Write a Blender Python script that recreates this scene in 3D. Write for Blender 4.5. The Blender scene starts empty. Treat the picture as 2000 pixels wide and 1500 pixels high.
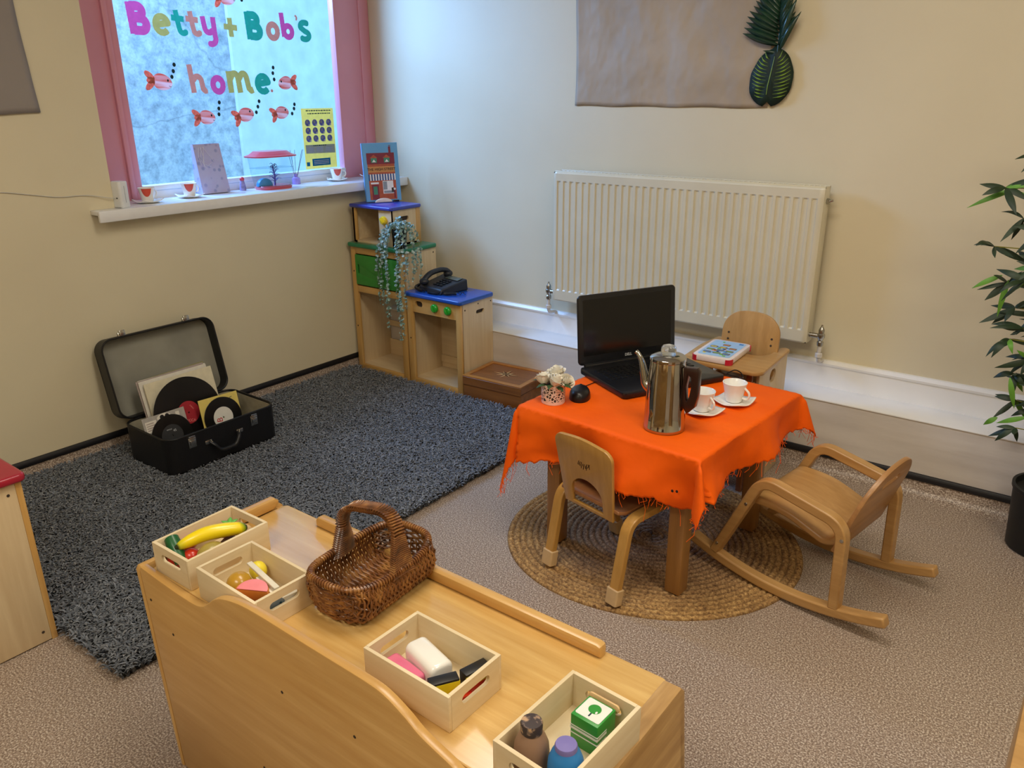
import bpy, bmesh, math, random
import numpy as np
from math import sin, cos, pi, radians as R, sqrt, atan2, hypot
from mathutils import Vector as V, Matrix as M, noise as MN
from mathutils.geometry import tessellate_polygon
random.seed(7); np.random.seed(7)
S = bpy.context.scene
COL = S.collection

# ------------------------------------------------------------------ materials
def lin(h):
    if isinstance(h, str):
        h = h.lstrip('#'); h = [int(h[i:i+2], 16)/255 for i in (0, 2, 4)]
    else:
        h = [c/255 for c in h]
    return tuple(c/12.92 if c <= .04045 else ((c+.055)/1.055)**2.4 for c in h) + (1,)

MATS = {}
def mk(name):
    m = bpy.data.materials.new(name); m.use_nodes = True
    nt = m.node_tree; b = nt.nodes['Principled BSDF']
    return m, nt, b

def tex(nt, kind, scale, vec=(1, 1, 1), detail=4, coord='Object', rough=.5):
    tc = nt.nodes.new('ShaderNodeTexCoord'); mp = nt.nodes.new('ShaderNodeMapping')
    mp.inputs['Scale'].default_value = vec
    nt.links.new(tc.outputs[coord], mp.inputs['Vector'])
    if kind == 'noise':
        n = nt.nodes.new('ShaderNodeTexNoise'); n.inputs['Detail'].default_value = detail; n.inputs['Roughness'].default_value = rough
    elif kind == 'voronoi':
        n = nt.nodes.new('ShaderNodeTexVoronoi')
    n.inputs['Scale'].default_value = scale
    nt.links.new(mp.outputs['Vector'], n.inputs['Vector'])
    return n

def ramp(nt, src, stops):
    r = nt.nodes.new('ShaderNodeValToRGB'); e = r.color_ramp.elements
    e[0].position, e[0].color = stops[0]; e[1].position, e[1].color = stops[-1]
    for p, c in stops[1:-1]:
        x = e.new(p); x.color = c
    nt.links.new(src, r.inputs['Fac'])
    return r

def bump(nt, b, src, strength, dist=.002):
    n = nt.nodes.new('ShaderNodeBump'); n.inputs['Strength'].default_value = strength; n.inputs['Distance'].default_value = dist
    nt.links.new(src, n.inputs['Height']); nt.links.new(n.outputs['Normal'], b.inputs['Normal'])

def translucent(nt, b, col, k):
    t = nt.nodes.new('ShaderNodeBsdfTranslucent'); x = nt.nodes.new('ShaderNodeMixShader'); x.inputs[0].default_value = k
    nt.links.new(col, t.inputs['Color']); nt.links.new(b.outputs[0], x.inputs[1]); nt.links.new(t.outputs[0], x.inputs[2]); nt.links.new(x.outputs[0], nt.nodes['Material Output'].inputs['Surface'])

def plain(name, col, rough=.5, metal=0, var=.06, scale=40, bmp=0, coat=0, alpha=1, spec=.5, trans=0, ior=1.45, sheen=0, emis=0, transl=0):
    if name in MATS: return MATS[name]
    m, nt, b = mk(name)
    c = lin(col)
    n = tex(nt, 'noise', scale)
    lo = tuple(x*(1-var) for x in c[:3])+(1,); hi = tuple(min(1, x*(1+var)) for x in c[:3])+(1,)
    r = ramp(nt, n.outputs['Fac'], [(.3, lo), (.7, hi)])
    nt.links.new(r.outputs['Color'], b.inputs['Base Color'])
    b.inputs['Roughness'].default_value = rough; b.inputs['Metallic'].default_value = metal
    b.inputs['Specular IOR Level'].default_value = spec
    b.inputs['Coat Weight'].default_value = coat; b.inputs['Coat Roughness'].default_value = .15
    b.inputs['Alpha'].default_value = alpha; b.inputs['Transmission Weight'].default_value = trans; b.inputs['IOR'].default_value = ior
    b.inputs['Sheen Weight'].default_value = sheen
    if emis:
        nt.links.new(r.outputs['Color'], b.inputs['Emission Color']); b.inputs['Emission Strength'].default_value = emis
    if bmp: bump(nt, b, n.outputs['Fac'], bmp)
    if transl: translucent(nt, b, r.outputs['Color'], transl)
    MATS[name] = m
    return m

def wood(name, lo, hi, axis='x', rough=.4, coat=.2, scale=9, stretch=14, spots=0):
    key = name+axis
    if key in MATS: return MATS[key]
    m, nt, b = mk(key)
    vec = {'x': (1, stretch, stretch), 'y': (stretch, 1, stretch), 'z': (stretch, stretch, 1)}[axis]
    n = tex(nt, 'noise', scale*.35, vec, 6, rough=.6)
    r = ramp(nt, n.outputs['Fac'], [(.3, lin(lo)), (.55, tuple((a+c)/2 for a, c in zip(lin(lo), lin(hi)))), (.7, lin(hi))])
    n2 = tex(nt, 'noise', 2.3)
    mx = nt.nodes.new('ShaderNodeMix'); mx.data_type = 'RGBA'; mx.blend_type = 'MULTIPLY'
    mx.inputs['Factor'].default_value = .35
    r2 = ramp(nt, n2.outputs['Fac'], [(.35, (.75, .72, .68, 1)), (.65, (1, 1, 1, 1))])
    nt.links.new(r.outputs['Color'], mx.inputs['A']); nt.links.new(r2.outputs['Color'], mx.inputs['B'])
    nt.links.new(mx.outputs['Result'], b.inputs['Base Color'])
    b.inputs['Roughness'].default_value = rough; b.inputs['Coat Weight'].default_value = coat; b.inputs['Coat Roughness'].default_value = .25
    bump(nt, b, n.outputs['Fac'], .08, .001)
    MATS[key] = m
    return m

def birch(ax='x'): return wood('birch', '#c59650', '#d9b06e', ax, .33, .35)
def ply(ax='x'): return wood('pale_ply', '#d3ba92', '#e2cda6', ax, .45, .12)
def beech(ax='x'): return wood('beech', '#ad834c', '#c59b61', ax, .4, .25)
def honey(ax='x'): return wood('honey_ply', '#b5873f', '#c99a52', ax, .35, .35)
def crate_wood(ax='x'): return wood('crate_wood', '#e0cca4', '#eedfbf', ax, .6, 0)
def pine(ax='x'): return wood('pine', '#76481f', '#94602b', ax, .3, .4)

# ------------------------------------------------------------------ mesh builder
class MB:
    def __init__(s): s.v = []; s.f = []; s.m = []; s.cur = 0
    def add(s, verts, faces, mat=None, X=None):
        o = len(s.v); mat = s.cur if mat is None else mat
        s.v += [tuple(X @ V(p)) if X is not None else tuple(p) for p in verts]
        for f in faces: s.f.append(tuple(i+o for i in f)); s.m.append(mat)
        return s
    def frombm(s, bm, mat=None, X=None):
        bm.verts.ensure_lookup_table()
        bm.verts.index_update()
        s.add([v.co.copy() for v in bm.verts], [[v.index for v in f.verts] for f in bm.faces], mat, X); bm.free()
        return s
    def box(s, x0, x1, y0, y1, z0, z1, bev=0, seg=2, mat=None, X=None):
        bm = bmesh.new(); bmesh.ops.create_cube(bm, size=1)
        for v in bm.verts: v.co = V(((x0+x1)/2+v.co.x*(x1-x0), (y0+y1)/2+v.co.y*(y1-y0), (z0+z1)/2+v.co.z*(z1-z0)))
        if bev: bmesh.ops.bevel(bm, geom=bm.edges[:], offset=bev, segments=seg, profile=.5, affect='EDGES')
        return s.frombm(bm, mat, X)
    def prism(s, poly, z0, z1, holes=(), bev=0, seg=2, mat=None, X=None, capmat=None):
        loops = [list(poly)]+[list(h) for h in holes]
        bm = bmesh.new(); rings = []
        for lp in loops:
            rings.append(([bm.verts.new((p[0], p[1], z0)) for p in lp], [bm.verts.new((p[0], p[1], z1)) for p in lp]))
        if len(loops) == 1:
            bm.faces.new(rings[0][0][::-1]); bm.faces.new(rings[0][1])
        else:
            tr = tessellate_polygon([[V((p[0], p[1], 0)) for p in lp] for lp in loops])
            lo = [v for r in rings for v in r[0]]; hi = [v for r in rings for v in r[1]]
            for t in tr:
                try: bm.faces.new([lo[i] for i in t]); bm.faces.new([hi[i] for i in t])
                except ValueError: pass
        for a, b in rings:
            n = len(a)
            for i in range(n): bm.faces.new((a[i], a[(i+1) % n], b[(i+1) % n], b[i]))
        bmesh.ops.recalc_face_normals(bm, faces=bm.faces[:])
        if bev:
            ed = [e for e in bm.edges if abs(e.verts[0].co.z-e.verts[1].co.z) < 1e-9 and len(e.link_faces) == 2 and abs(e.link_faces[0].normal.dot(e.link_faces[1].normal)) < .3]
            bmesh.ops.bevel(bm, geom=ed, offset=bev, segments=seg, profile=.5, affect='EDGES')
        return s.frombm(bm, mat, X)
    def cyl(s, p0, p1, r0, r1=None, seg=20, mat=None, X=None):
        return s.tube([p0, p1], [r0, r0 if r1 is None else r1], seg, mat=mat, X=X)
    def tube(s, pts, r, seg=8, closed=False, mat=None, X=None, flat=1.0, up=None):
        pts = [V(p) for p in pts]; n = len(pts); rs = r if isinstance(r, (list, tuple)) else [r]*n
        vs = []; N = None
        for i, p in enumerate(pts):
            a = pts[i-1] if (i or closed) else p; b = pts[(i+1) % n] if (i < n-1 or closed) else p
            t = (b-a).normalized() if (b-a).length > 1e-9 else V((0, 0, 1))
            if N is None:
                u = V(up) if up else (V((0, 0, 1)) if abs(t.z) < .9 else V((1, 0, 0)))
                N = (u-t*u.dot(t)).normalized()
            else: N = (N-t*N.dot(t)).normalized()
            B = t.cross(N)
            for k in range(seg):
                a_ = 2*pi*k/seg; vs.append(p+N*(cos(a_)*rs[i]*flat)+B*(sin(a_)*rs[i]))
        fs = []
        for i in range(n if closed else n-1):
            j = (i+1) % n
            for k in range(seg): fs.append((i*seg+k, i*seg+(k+1) % seg, j*seg+(k+1) % seg, j*seg+k))
        if not closed: fs += [tuple(range(seg))[::-1], tuple((n-1)*seg+k for k in range(seg))]
        return s.add(vs, fs, mat, X)
    def lathe(s, prof, seg=28, c=(0, 0, 0), mat=None, X=None, closed=False):
        vs = []; fs = []; n = len(prof)
        for r, z in prof:
            for k in range(seg): a = 2*pi*k/seg; vs.append((c[0]+max(r, 1e-5)*cos(a), c[1]+max(r, 1e-5)*sin(a), c[2]+z))
        for i in range(n-1 if not closed else n):
            j = (i+1) % n
            for k in range(seg): fs.append((i*seg+k, i*seg+(k+1) % seg, j*seg+(k+1) % seg, j*seg+k))
        return s.add(vs, fs, mat, X)
    def ball(s, c, rx, ry=None, rz=None, seg=18, mat=None, X=None):
        ry = rx if ry is None else ry; rz = rx if rz is None else rz; rg = seg//2
        vs = []; fs = []
        for i in range(rg+1):
            t = pi*i/rg
            for k in range(seg):
                a = 2*pi*k/seg; q = max(sin(t), 1e-4); vs.append((c[0]+rx*q*cos(a), c[1]+ry*q*sin(a), c[2]-rz*cos(t)))
        for i in range(rg):
            for k in range(seg): fs.append((i*seg+k, i*seg+(k+1) % seg, (i+1)*seg+(k+1) % seg, (i+1)*seg+k))
        return s.add(vs, fs, mat, X)
    def sweep(s, path, t, x0, x1, mat=None, X=None, closed=False):
        """a bent board: 2-D path in (y, z), thickness t, from x0 to x1"""
        n = len(path); P = [V((0, a, b)) for a, b in path]; vs = []
        for i in range(n):
            a = P[i-1] if i else P[i]; b = P[i+1] if i < n-1 else P[i]
            d = (b-a).normalized(); nn = V((0, -d.z, d.y))
            for sg, xx in ((-.5, x0), (-.5, x1), (.5, x1), (.5, x0)):
                q = P[i]+nn*(t*sg); vs.append((xx, q.y, q.z))
        fs = [(3, 2, 1, 0), tuple((n-1)*4+k for k in range(4))]
        for i in range(n-1):
            for k in range(4): fs.append((i*4+k, i*4+(k+1) % 4, (i+1)*4+(k+1) % 4, (i+1)*4+k))
        return s.add(vs, fs, mat, X)
    def grid(s, fn, nu, nv, mat=None, X=None):
        vs = [fn(i/nu, j/nv) for i in range(nu+1) for j in range(nv+1)]; w = nv+1
        return s.add(vs, [(i*w+j, (i+1)*w+j, (i+1)*w+j+1, i*w+j+1) for i in range(nu) for j in range(nv)], mat, X)
    def build(s, name, mats, parent=None, smooth=38, bevel=0, solid=0):
        me = bpy.data.meshes.new(name); me.from_pydata(s.v, [], s.f)
        for m in (mats if isinstance(mats, (list, tuple)) else [mats]): me.materials.append(m)
        me.polygons.foreach_set('material_index', s.m)
        me.polygons.foreach_set('use_smooth', [smooth > 0]*len(s.f))
        me.update()
        bm = bmesh.new(); bm.from_mesh(me); bmesh.ops.recalc_face_normals(bm, faces=bm.faces[:]); bm.to_mesh(me); bm.free()
        if smooth > 0: me.set_sharp_from_angle(angle=R(smooth))
        o = bpy.data.objects.new(name, me); COL.objects.link(o)
        if parent is not None: o.parent = parent
        if solid:
            md = o.modifiers.new('s', 'SOLIDIFY'); md.thickness = solid; md.offset = 0
        if bevel:
            md = o.modifiers.new('b', 'BEVEL'); md.width = bevel; md.segments = 2; md.limit_method = 'ANGLE'; md.angle_limit = R(45)
        return o
    def split(s, name, mats, parent=None, **k):
        """each connected piece becomes an object of its own"""
        p = list(range(len(s.v)))
        def fd(a):
            while p[a] != a: p[a] = p[p[a]]; a = p[a]
            return a
        for f in s.f:
            for i in f[1:]:
                a, b = fd(f[0]), fd(i)
                if a != b: p[b] = a
        gs = {}
        for f, m in zip(s.f, s.m): gs.setdefault(fd(f[0]), []).append((f, m))
        out = []
        for fl in gs.values():
            ix = {}; q = MB()
            for f, m in fl:
                for i in f:
                    if i not in ix: ix[i] = len(q.v); q.v.append(s.v[i])
                q.f.append(tuple(ix[i] for i in f)); q.m.append(m)
            out.append(q.build(name, mats, parent, **k))
        return out

def fillet(pts, r, n=7):
    out = [tuple(pts[0])]
    rr = r if isinstance(r, (list, tuple)) else [r]*len(pts)
    for i in range(1, len(pts)-1):
        p, a, b = V(pts[i]), V(pts[i-1]), V(pts[i+1])
        u = (a-p).normalized(); w = (b-p).normalized(); d = min(rr[i], (a-p).length*.49, (b-p).length*.49)
        A = p+u*d; B = p+w*d
        for k in range(n+1):
            t = k/n; out.append(tuple(A*(1-t)**2+p*2*t*(1-t)+B*t*t))
    out.append(tuple(pts[-1])); return out

def rrect(x0, x1, y0, y1, r, n=6):
    o = []
    for cx, cy, a in ((x1-r, y1-r, 0), (x0+r, y1-r, 90), (x0+r, y0+r, 180), (x1-r, y0+r, 270)):
        for k in range(n+1):
            t = R(a+90*k/n); o.append((cx+r*cos(t), cy+r*sin(t)))
    return o
def slot(cx, cy, w, h, n=8): return rrect(cx-w/2, cx+w/2, cy-h/2, cy+h/2, min(w, h)/2*.999, n)
def ell(cx, cy, a, b, n=24): return [(cx+a*cos(2*pi*k/n), cy+b*sin(2*pi*k/n)) for k in range(n)]
# X maps prism (a, b, depth) into place
XZ = M(((1, 0, 0, 0), (0, 0, -1, 0), (0, 1, 0, 0), (0, 0, 0, 1)))     # (a,b,d) -> (a, -d, b)  facing -y as d grows
YZ = M(((0, 0, 1, 0), (1, 0, 0, 0), (0, 1, 0, 0), (0, 0, 0, 1)))      # (a,b,d) -> (d, a, b)   facing +x
def T(x, y, z): return M.Translation((x, y, z))
def RZ(a): return M.Rotation(R(a), 4, 'Z')
def RX(a): return M.Rotation(R(a), 4, 'X')
def RY(a): return M.Rotation(R(a), 4, 'Y')

def tag(o, label=None, cat=None, group=None, kind=None):
    if label: o['label'] = label
    if cat: o['category'] = cat
    if group: o['group'] = group
    if kind: o['kind'] = kind
    return o
def thing(name, label, cat, loc=(0, 0, 0), rz=0, group=None):
    o = bpy.data.objects.new(name, None); COL.objects.link(o); o.empty_display_size = .05
    o.location = loc; o.rotation_euler = (0, 0, R(rz))
    return tag(o, label, cat, group)
def struct(name, mb, mats, parent=None, **k):
    o = mb.build(name, mats, parent, **k)
    if parent is None: o['kind'] = 'structure'
    return o
def copy_tree(o, parent=None):
    c = o.copy(); COL.objects.link(c)
    if parent is not None: c.parent = parent
    for ch in o.children: copy_tree(ch, c)
    return c
def textmesh(body, size, off=0, ext=.0004):
    cu = bpy.data.curves.new('t', 'FONT'); cu.body = body; cu.size = size; cu.offset = off; cu.extrude = ext; cu.align_x = 'CENTER'; cu.align_y = 'CENTER'
    o = bpy.data.objects.new('t', cu); COL.objects.link(o)
    dg = bpy.context.evaluated_depsgraph_get(); me = bpy.data.meshes.new_from_object(o.evaluated_get(dg))
    r = ([v.co.copy() for v in me.vertices], [tuple(p.vertices) for p in me.polygons])
    bpy.data.objects.remove(o); bpy.data.curves.remove(cu); bpy.data.meshes.remove(me)
    return r

def glassfac(nt, k):
    lw = nt.nodes.new('ShaderNodeLayerWeight'); pw = nt.nodes.new('ShaderNodeMath'); pw.operation = 'POWER'; pw.inputs[1].default_value = 4
    ml = nt.nodes.new('ShaderNodeMath'); ml.operation = 'MULTIPLY_ADD'; ml.inputs[1].default_value = k; ml.inputs[2].default_value = .035
    nt.links.new(lw.outputs['Facing'], pw.inputs[0]); nt.links.new(pw.outputs[0], ml.inputs[0]); return ml
def glassfac(nt, k):
    lw = nt.nodes.new('ShaderNodeLayerWeight'); pw = nt.nodes.new('ShaderNodeMath'); pw.operation = 'POWER'; pw.inputs[1].default_value = 4
    ml = nt.nodes.new('ShaderNodeMath'); ml.operation = 'MULTIPLY_ADD'; ml.inputs[1].default_value = k; ml.inputs[2].default_value = .035
    nt.links.new(lw.outputs['Facing'], pw.inputs[0]); nt.links.new(pw.outputs[0], ml.inputs[0]); return ml
# colours used in many places
WHITE = plain('white_paint', '#e9e8e4', .45)
CERAMIC = plain('white_ceramic', '#efece6', .15, coat=.4, var=.02)
BLACKP = plain('black_plastic', '#121214', .35, var=.1)
CHROME = plain('chrome', '#b9b7b2', .06, 1, var=.02)
STEEL = plain('brushed_steel', '#b4b3ae', .25, 1, var=.05)
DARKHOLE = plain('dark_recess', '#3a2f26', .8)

# ================================================================== ROOM
XA = -.03            # face of the window wall
def wallmat():
    m, nt, b = mk('cream_wall_paint')
    n = tex(nt, 'noise', 1.4); r = ramp(nt, n.outputs['Fac'], [(.3, lin('#d4c9ac')), (.7, lin('#dcd2b5'))])
    nt.links.new(r.outputs['Color'], b.inputs['Base Color']); b.inputs['Roughness'].default_value = .55
    n2 = tex(nt, 'noise', 55); bump(nt, b, n2.outputs['Fac'], .12, .003)
    return m
WALL = wallmat()
def floormat():
    m, nt, b = mk('speckled_safety_vinyl')
    n = tex(nt, 'noise', 230, detail=1.5, rough=.6)
    r = ramp(nt, n.outputs['Fac'], [(.36, lin('#736358')), (.46, lin('#958375')), (.55, lin('#a99889')), (.64, lin('#d4c9bc'))])
    n3 = tex(nt, 'noise', 1.2); r3 = ramp(nt, n3.outputs['Fac'], [(.3, (.86, .84, .82, 1)), (.7, (1, 1, 1, 1))])
    mx = nt.nodes.new('ShaderNodeMix'); mx.data_type = 'RGBA'; mx.blend_type = 'MULTIPLY'; mx.inputs['Factor'].default_value = 1
    nt.links.new(r.outputs['Color'], mx.inputs['A']); nt.links.new(r3.outputs['Color'], mx.inputs['B'])
    nt.links.new(mx.outputs['Result'], b.inputs['Base Color'])
    b.inputs['Roughness'].default_value = .42
    return m
VINYL = floormat()

struct('floor', MB().box(-.33, 5.2, -5.2, .2, -.12, 0), VINYL, smooth=0)
struct('ceiling', MB().box(-.33, 5.2, -5.2, .2, 2.7, 2.8), plain('ceiling_white', '#eceae4', .8), smooth=0)
w = MB()
w.box(-.33, XA, -5.2, -1.6, 0, 2.7); w.box(-.33, XA, -1.6, .2, 0, .985); w.box(-.33, XA, -1.6, .2, 2.35, 2.7)
struct('wall_left', w, WALL, smooth=0)
struct('wall_right', MB().box(-.33, 5.2, 0, .2, 0, 2.7), WALL, smooth=0)
struct('wall_front', MB().box(-.33, 5.2, -5.2, -5.0, 0, 2.7), WALL, smooth=0)
struct('wall_side', MB().box(5.0, 5.2, -5.0, 0, 0, 2.7), WALL, smooth=0)

dt = MB().box(3.3, 4.15, -5.0, -4.97, 0, 2.03, bev=.003).build('added_door', plain('added_door_brown', '#4a3526', .4, coat=.2)); dt['kind'] = 'structure'  # unseen door, added so the chrome has something dark to reflect
MB().tube([(3.38, -4.97, 1.0), (3.38, -4.92, 1.0), (3.5, -4.92, 1.0)], .009).build('handle', STEEL, dt)
f = MB(); f.box(3.22, 3.3, -5.0, -4.96, 0, 2.1, bev=.003); f.box(4.15, 4.23, -5.0, -4.96, 0, 2.1, bev=.003); f.box(3.22, 4.23, -5.0, -4.96, 2.03, 2.1, bev=.003); f.build('frame', WHITE, dt)

# coved skirting with a black capping strip
BLACKCAP = plain('black_capping', '#17161a', .45)
def cove(name, P, Q, nrm):
    """P -> Q along the foot of a wall, nrm points into the room"""
    P, Q, nrm = V(P), V(Q), V(nrm)
    prof = [(.0, .062), (.004, .062), (.005, .045), (.009, .025), (.018, .01), (.034, .002), (.05, .0005), (.05, -.001), (0, -.001)]
    vs = []; k = len(prof)
    for p in (P, Q):
        for d, z in prof: vs.append(p+nrm*d+V((0, 0, z)))
    t = struct(name, MB().add(vs, [(i, (i+1) % k, k+(i+1) % k, k+i) for i in range(k)]), VINYL)
    prof = [(0, .058), (.009, .058), (.012, .064), (.011, .074), (.006, .083), (0, .084)]
    vs = []; k = len(prof)
    for p in (P, Q):
        for d, z in prof: vs.append(p+nrm*d+V((0, 0, z)))
    MB().add(vs, [(i, (i+1) % k, k+(i+1) % k, k+i) for i in range(k)]).build('capping_strip', BLACKCAP, t)
cove('baseboard_left', (XA, -5, 0), (XA, -.167, 0), (1, 0, 0))
cove('baseboard_right', (XA, -.167, 0), (5, -.167, 0), (0, -1, 0))

# boxed-in pipe ledge under the radiator, with an old skirting above it
def paintmat():
    m, nt, b = mk('shaded_white_paint')  # white paint, darkened in its colour for the shade on the ledge face
    n = tex(nt, 'noise', 3, (1, 6, 6)); r = ramp(nt, n.outputs['Fac'], [(.3, lin('#c8c0b8')), (.7, lin('#d5cec6'))])
    nt.links.new(r.outputs['Color'], b.inputs['Base Color']); b.inputs['Roughness'].default_value = .5
    n2 = tex(nt, 'noise', 22, (.4, 2, 2)); bump(nt, b, n2.outputs['Fac'], .25, .004)
    return m
SHADED_WHITE = paintmat()
GLOSS = plain('white_gloss_paint', '#e9e8e6', .28, coat=.2, var=.03, scale=8)
b_ = MB()
b_.box(XA, 5, -.167, 0, 0, .286, mat=0)
b_.box(XA, 5, -.171, 0, .286, .292, bev=.002, mat=1)
struct('trim_1', b_, [SHADED_WHITE, GLOSS])
vs = []
pr = [(0, .292), (-.014, .292), (-.014, .378), (-.02, .384), (-.022, .392), (-.012, .403), (0, .404)]
for x in (XA, 5):
    for d, z in pr: vs.append((x, d, z))
k = len(pr)
struct('trim_2', MB().add(vs, [(i, (i+1) % k, k+(i+1) % k, k+i) for i in range(k)]), GLOSS, smooth=25)

# ------------------------------------------------------------------ window
XG = -.2
PINK = plain('pink_gloss_paint', '#d590a0', .35, coat=.3, var=.05, scale=3)
UPVC = plain('white_upvc', '#e4e8ee', .3, coat=.2, var=.02)
SILLM = plain('sill_white', '#e3e5e8', .25, coat=.4, var=.02)
win = bpy.data.objects.new('window_1', None); COL.objects.link(win); win['kind'] = 'structure'
f = MB()
f.box(-.24, XG, -1.6, -1.437, 1.0, 2.36, bev=.002)
f.box(-.26, XG+.012, -1.437, -1.415, 1.0, 2.36, bev=.003); f.box(-.26, XG-.004, -1.415, -1.378, 1.0, 2.36, bev=.004)
f.box(-.24, XG, -.235, -.001, 1.0, 2.36, bev=.002); f.box(-.25, XG+.006, -.07, -.001, 1.0, 2.36, bev=.002)
f.build('pink_frame', PINK, win)
f = MB(); f.box(-.26, XG, -1.378, -.235, 1.0, 1.035, bev=.003); f.box(-.25, XG+.008, -1.378, -.235, 1.035, 1.057, bev=.004); f.box(-.26, XG, -1.378, -.235, 2.3, 2.36)
f.build('frame', UPVC, win)
gm, nt, b = mk('window_glass')
nt.nodes.remove(b); tr = nt.nodes.new('ShaderNodeBsdfTransparent'); gl_ = nt.nodes.new('ShaderNodeBsdfGlossy'); gl_.inputs['Roughness'].default_value = .03
fr = glassfac(nt, .6); mx = nt.nodes.new('ShaderNodeMixShader'); tr.inputs['Color'].default_value = (.93, .97, 1, 1)
nt.links.new(fr.outputs[0], mx.inputs[0]); nt.links.new(tr.outputs[0], mx.inputs[1]); nt.links.new(gl_.outputs[0], mx.inputs[2])
nt.links.new(mx.outputs[0], nt.nodes['Material Output'].inputs['Surface'])
GLASS = gm
MB().add([(-.219, -1.38, 1.05), (-.219, -.233, 1.05), (-.219, -.233, 2.31), (-.219, -1.38, 2.31)], [(0, 1, 2, 3)]).build('pane', GLASS, win, smooth=0)
f = MB()
f.box(XG-.06, .034, -1.6, -.001, .985, 1.003, bev=.003); f.box(XA, .034, -1.7, -1.59, .985, 1.003, bev=.003)
f.box(.024, .04, -1.7, -.001, .958, 1.003, bev=.005)
f.build('sill', SILLM, win)

# concrete wall of the yard outside
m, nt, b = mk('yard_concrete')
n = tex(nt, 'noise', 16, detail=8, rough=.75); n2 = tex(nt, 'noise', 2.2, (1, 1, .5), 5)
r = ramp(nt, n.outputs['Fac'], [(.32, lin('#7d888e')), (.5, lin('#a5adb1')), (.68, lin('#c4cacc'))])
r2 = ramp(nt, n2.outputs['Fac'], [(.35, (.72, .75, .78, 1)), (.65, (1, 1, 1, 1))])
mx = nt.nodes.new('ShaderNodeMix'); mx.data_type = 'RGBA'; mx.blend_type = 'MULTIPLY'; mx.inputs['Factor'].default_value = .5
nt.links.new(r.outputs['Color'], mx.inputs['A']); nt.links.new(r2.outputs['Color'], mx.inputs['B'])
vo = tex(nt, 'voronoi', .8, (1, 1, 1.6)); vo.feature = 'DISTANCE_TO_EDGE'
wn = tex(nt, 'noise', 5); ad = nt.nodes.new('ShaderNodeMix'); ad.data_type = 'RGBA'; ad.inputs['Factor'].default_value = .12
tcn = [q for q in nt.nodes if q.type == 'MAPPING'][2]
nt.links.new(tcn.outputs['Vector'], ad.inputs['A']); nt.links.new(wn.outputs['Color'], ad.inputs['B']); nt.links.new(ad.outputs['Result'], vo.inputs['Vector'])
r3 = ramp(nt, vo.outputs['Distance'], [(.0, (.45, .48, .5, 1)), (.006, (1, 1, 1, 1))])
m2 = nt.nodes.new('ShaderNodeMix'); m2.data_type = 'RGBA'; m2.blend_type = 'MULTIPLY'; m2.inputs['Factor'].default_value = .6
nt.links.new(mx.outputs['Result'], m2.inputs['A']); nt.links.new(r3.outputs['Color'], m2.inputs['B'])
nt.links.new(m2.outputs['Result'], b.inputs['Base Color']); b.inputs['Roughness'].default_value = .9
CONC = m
CONC2 = plain('yard_wall_lit', '#b9c3c8', .9, var=.1, scale=9)  # paler copy of the yard wall: its lit side painted into the colour
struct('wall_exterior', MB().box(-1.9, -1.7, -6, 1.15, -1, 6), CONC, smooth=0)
struct('wall_exterior_lit', MB().box(-1.9, -1.67, .16, 5, -1, 6), CONC2, smooth=0)  # added step in the wall that carries the painted lit side
struct('ground_exterior', MB().box(-1.9, -.33, -6, 5, -1, -.8), CONC, smooth=0)

# ------------------------------------------------------------------ lights, world, camera
wd = bpy.data.worlds.new('World'); S.world = wd; wd.use_nodes = True
bg = wd.node_tree.nodes['Background']; bg.inputs['Color'].default_value = (.30, .66, 1, 1); bg.inputs['Strength'].default_value = 2.6
def area(name, loc, rot, sx, sy, power, col):
    l = bpy.data.lights.new(name, 'AREA'); l.shape = 'RECTANGLE'; l.size = sx; l.size_y = sy; l.energy = power; l.color = col
    o = bpy.data.objects.new(name, l); COL.objects.link(o); o.location = loc; o.rotation_euler = rot
    return o
WARM = (1, .91, .76)
area('ceiling_light', (2.3, -1.9, 2.68), (0, 0, 0), 1.2, .6, 25, WARM)
area('ceiling_light', (4.1, -2.2, 2.68), (0, 0, 0), 1.2, .6, 26, WARM)
area('ceiling_light', (2.6, -4.0, 2.68), (0, 0, 0), 1.2, .6, 30, WARM)
area('daylight_fill', (-1.15, -1.5, 2.62), (V((.9, .35, .75))-V((-1.15, -1.5, 2.62))).to_track_quat('-Z', 'Y').to_euler(), 1.2, 1.2, 175, (.25, .5, 1))  # added lamp out of view, boosts the daylight through the window
cam = bpy.data.cameras.new('Camera'); co = bpy.data.objects.new('Camera', cam); COL.objects.link(co); S.camera = co
cam.sensor_width = 36; cam.lens = 1547.33/2000*36; cam.clip_start = .02
yaw, pit, rol = .6544, .3498, -.0061
fw = V((-sin(yaw)*cos(pit), cos(yaw)*cos(pit), -sin(pit))); rt = V((cos(yaw), sin(yaw), 0)); up = rt.cross(fw)
r2_ = rt*cos(rol)+up*sin(rol); u2 = -rt*sin(rol)+up*cos(rol)
mw = M.Identity(4)
for i in range(3): mw[i][0] = r2_[i]; mw[i][1] = u2[i]; mw[i][2] = -fw[i]
mw.translation = (3.2027, -3.1991, 1.4192); co.matrix_world = mw
S.view_settings.view_transform = 'Standard'
S.view_settings.look = 'None'
S.view_settings.exposure = .04
S.cycles.use_denoising = True
S.cycles.max_bounces = 8; S.cycles.diffuse_bounces = 5; S.cycles.transparent_max_bounces = 12
S.cycles.sample_clamp_indirect = 6
S.cycles.caustics_reflective = False; S.cycles.caustics_refractive = False

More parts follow.
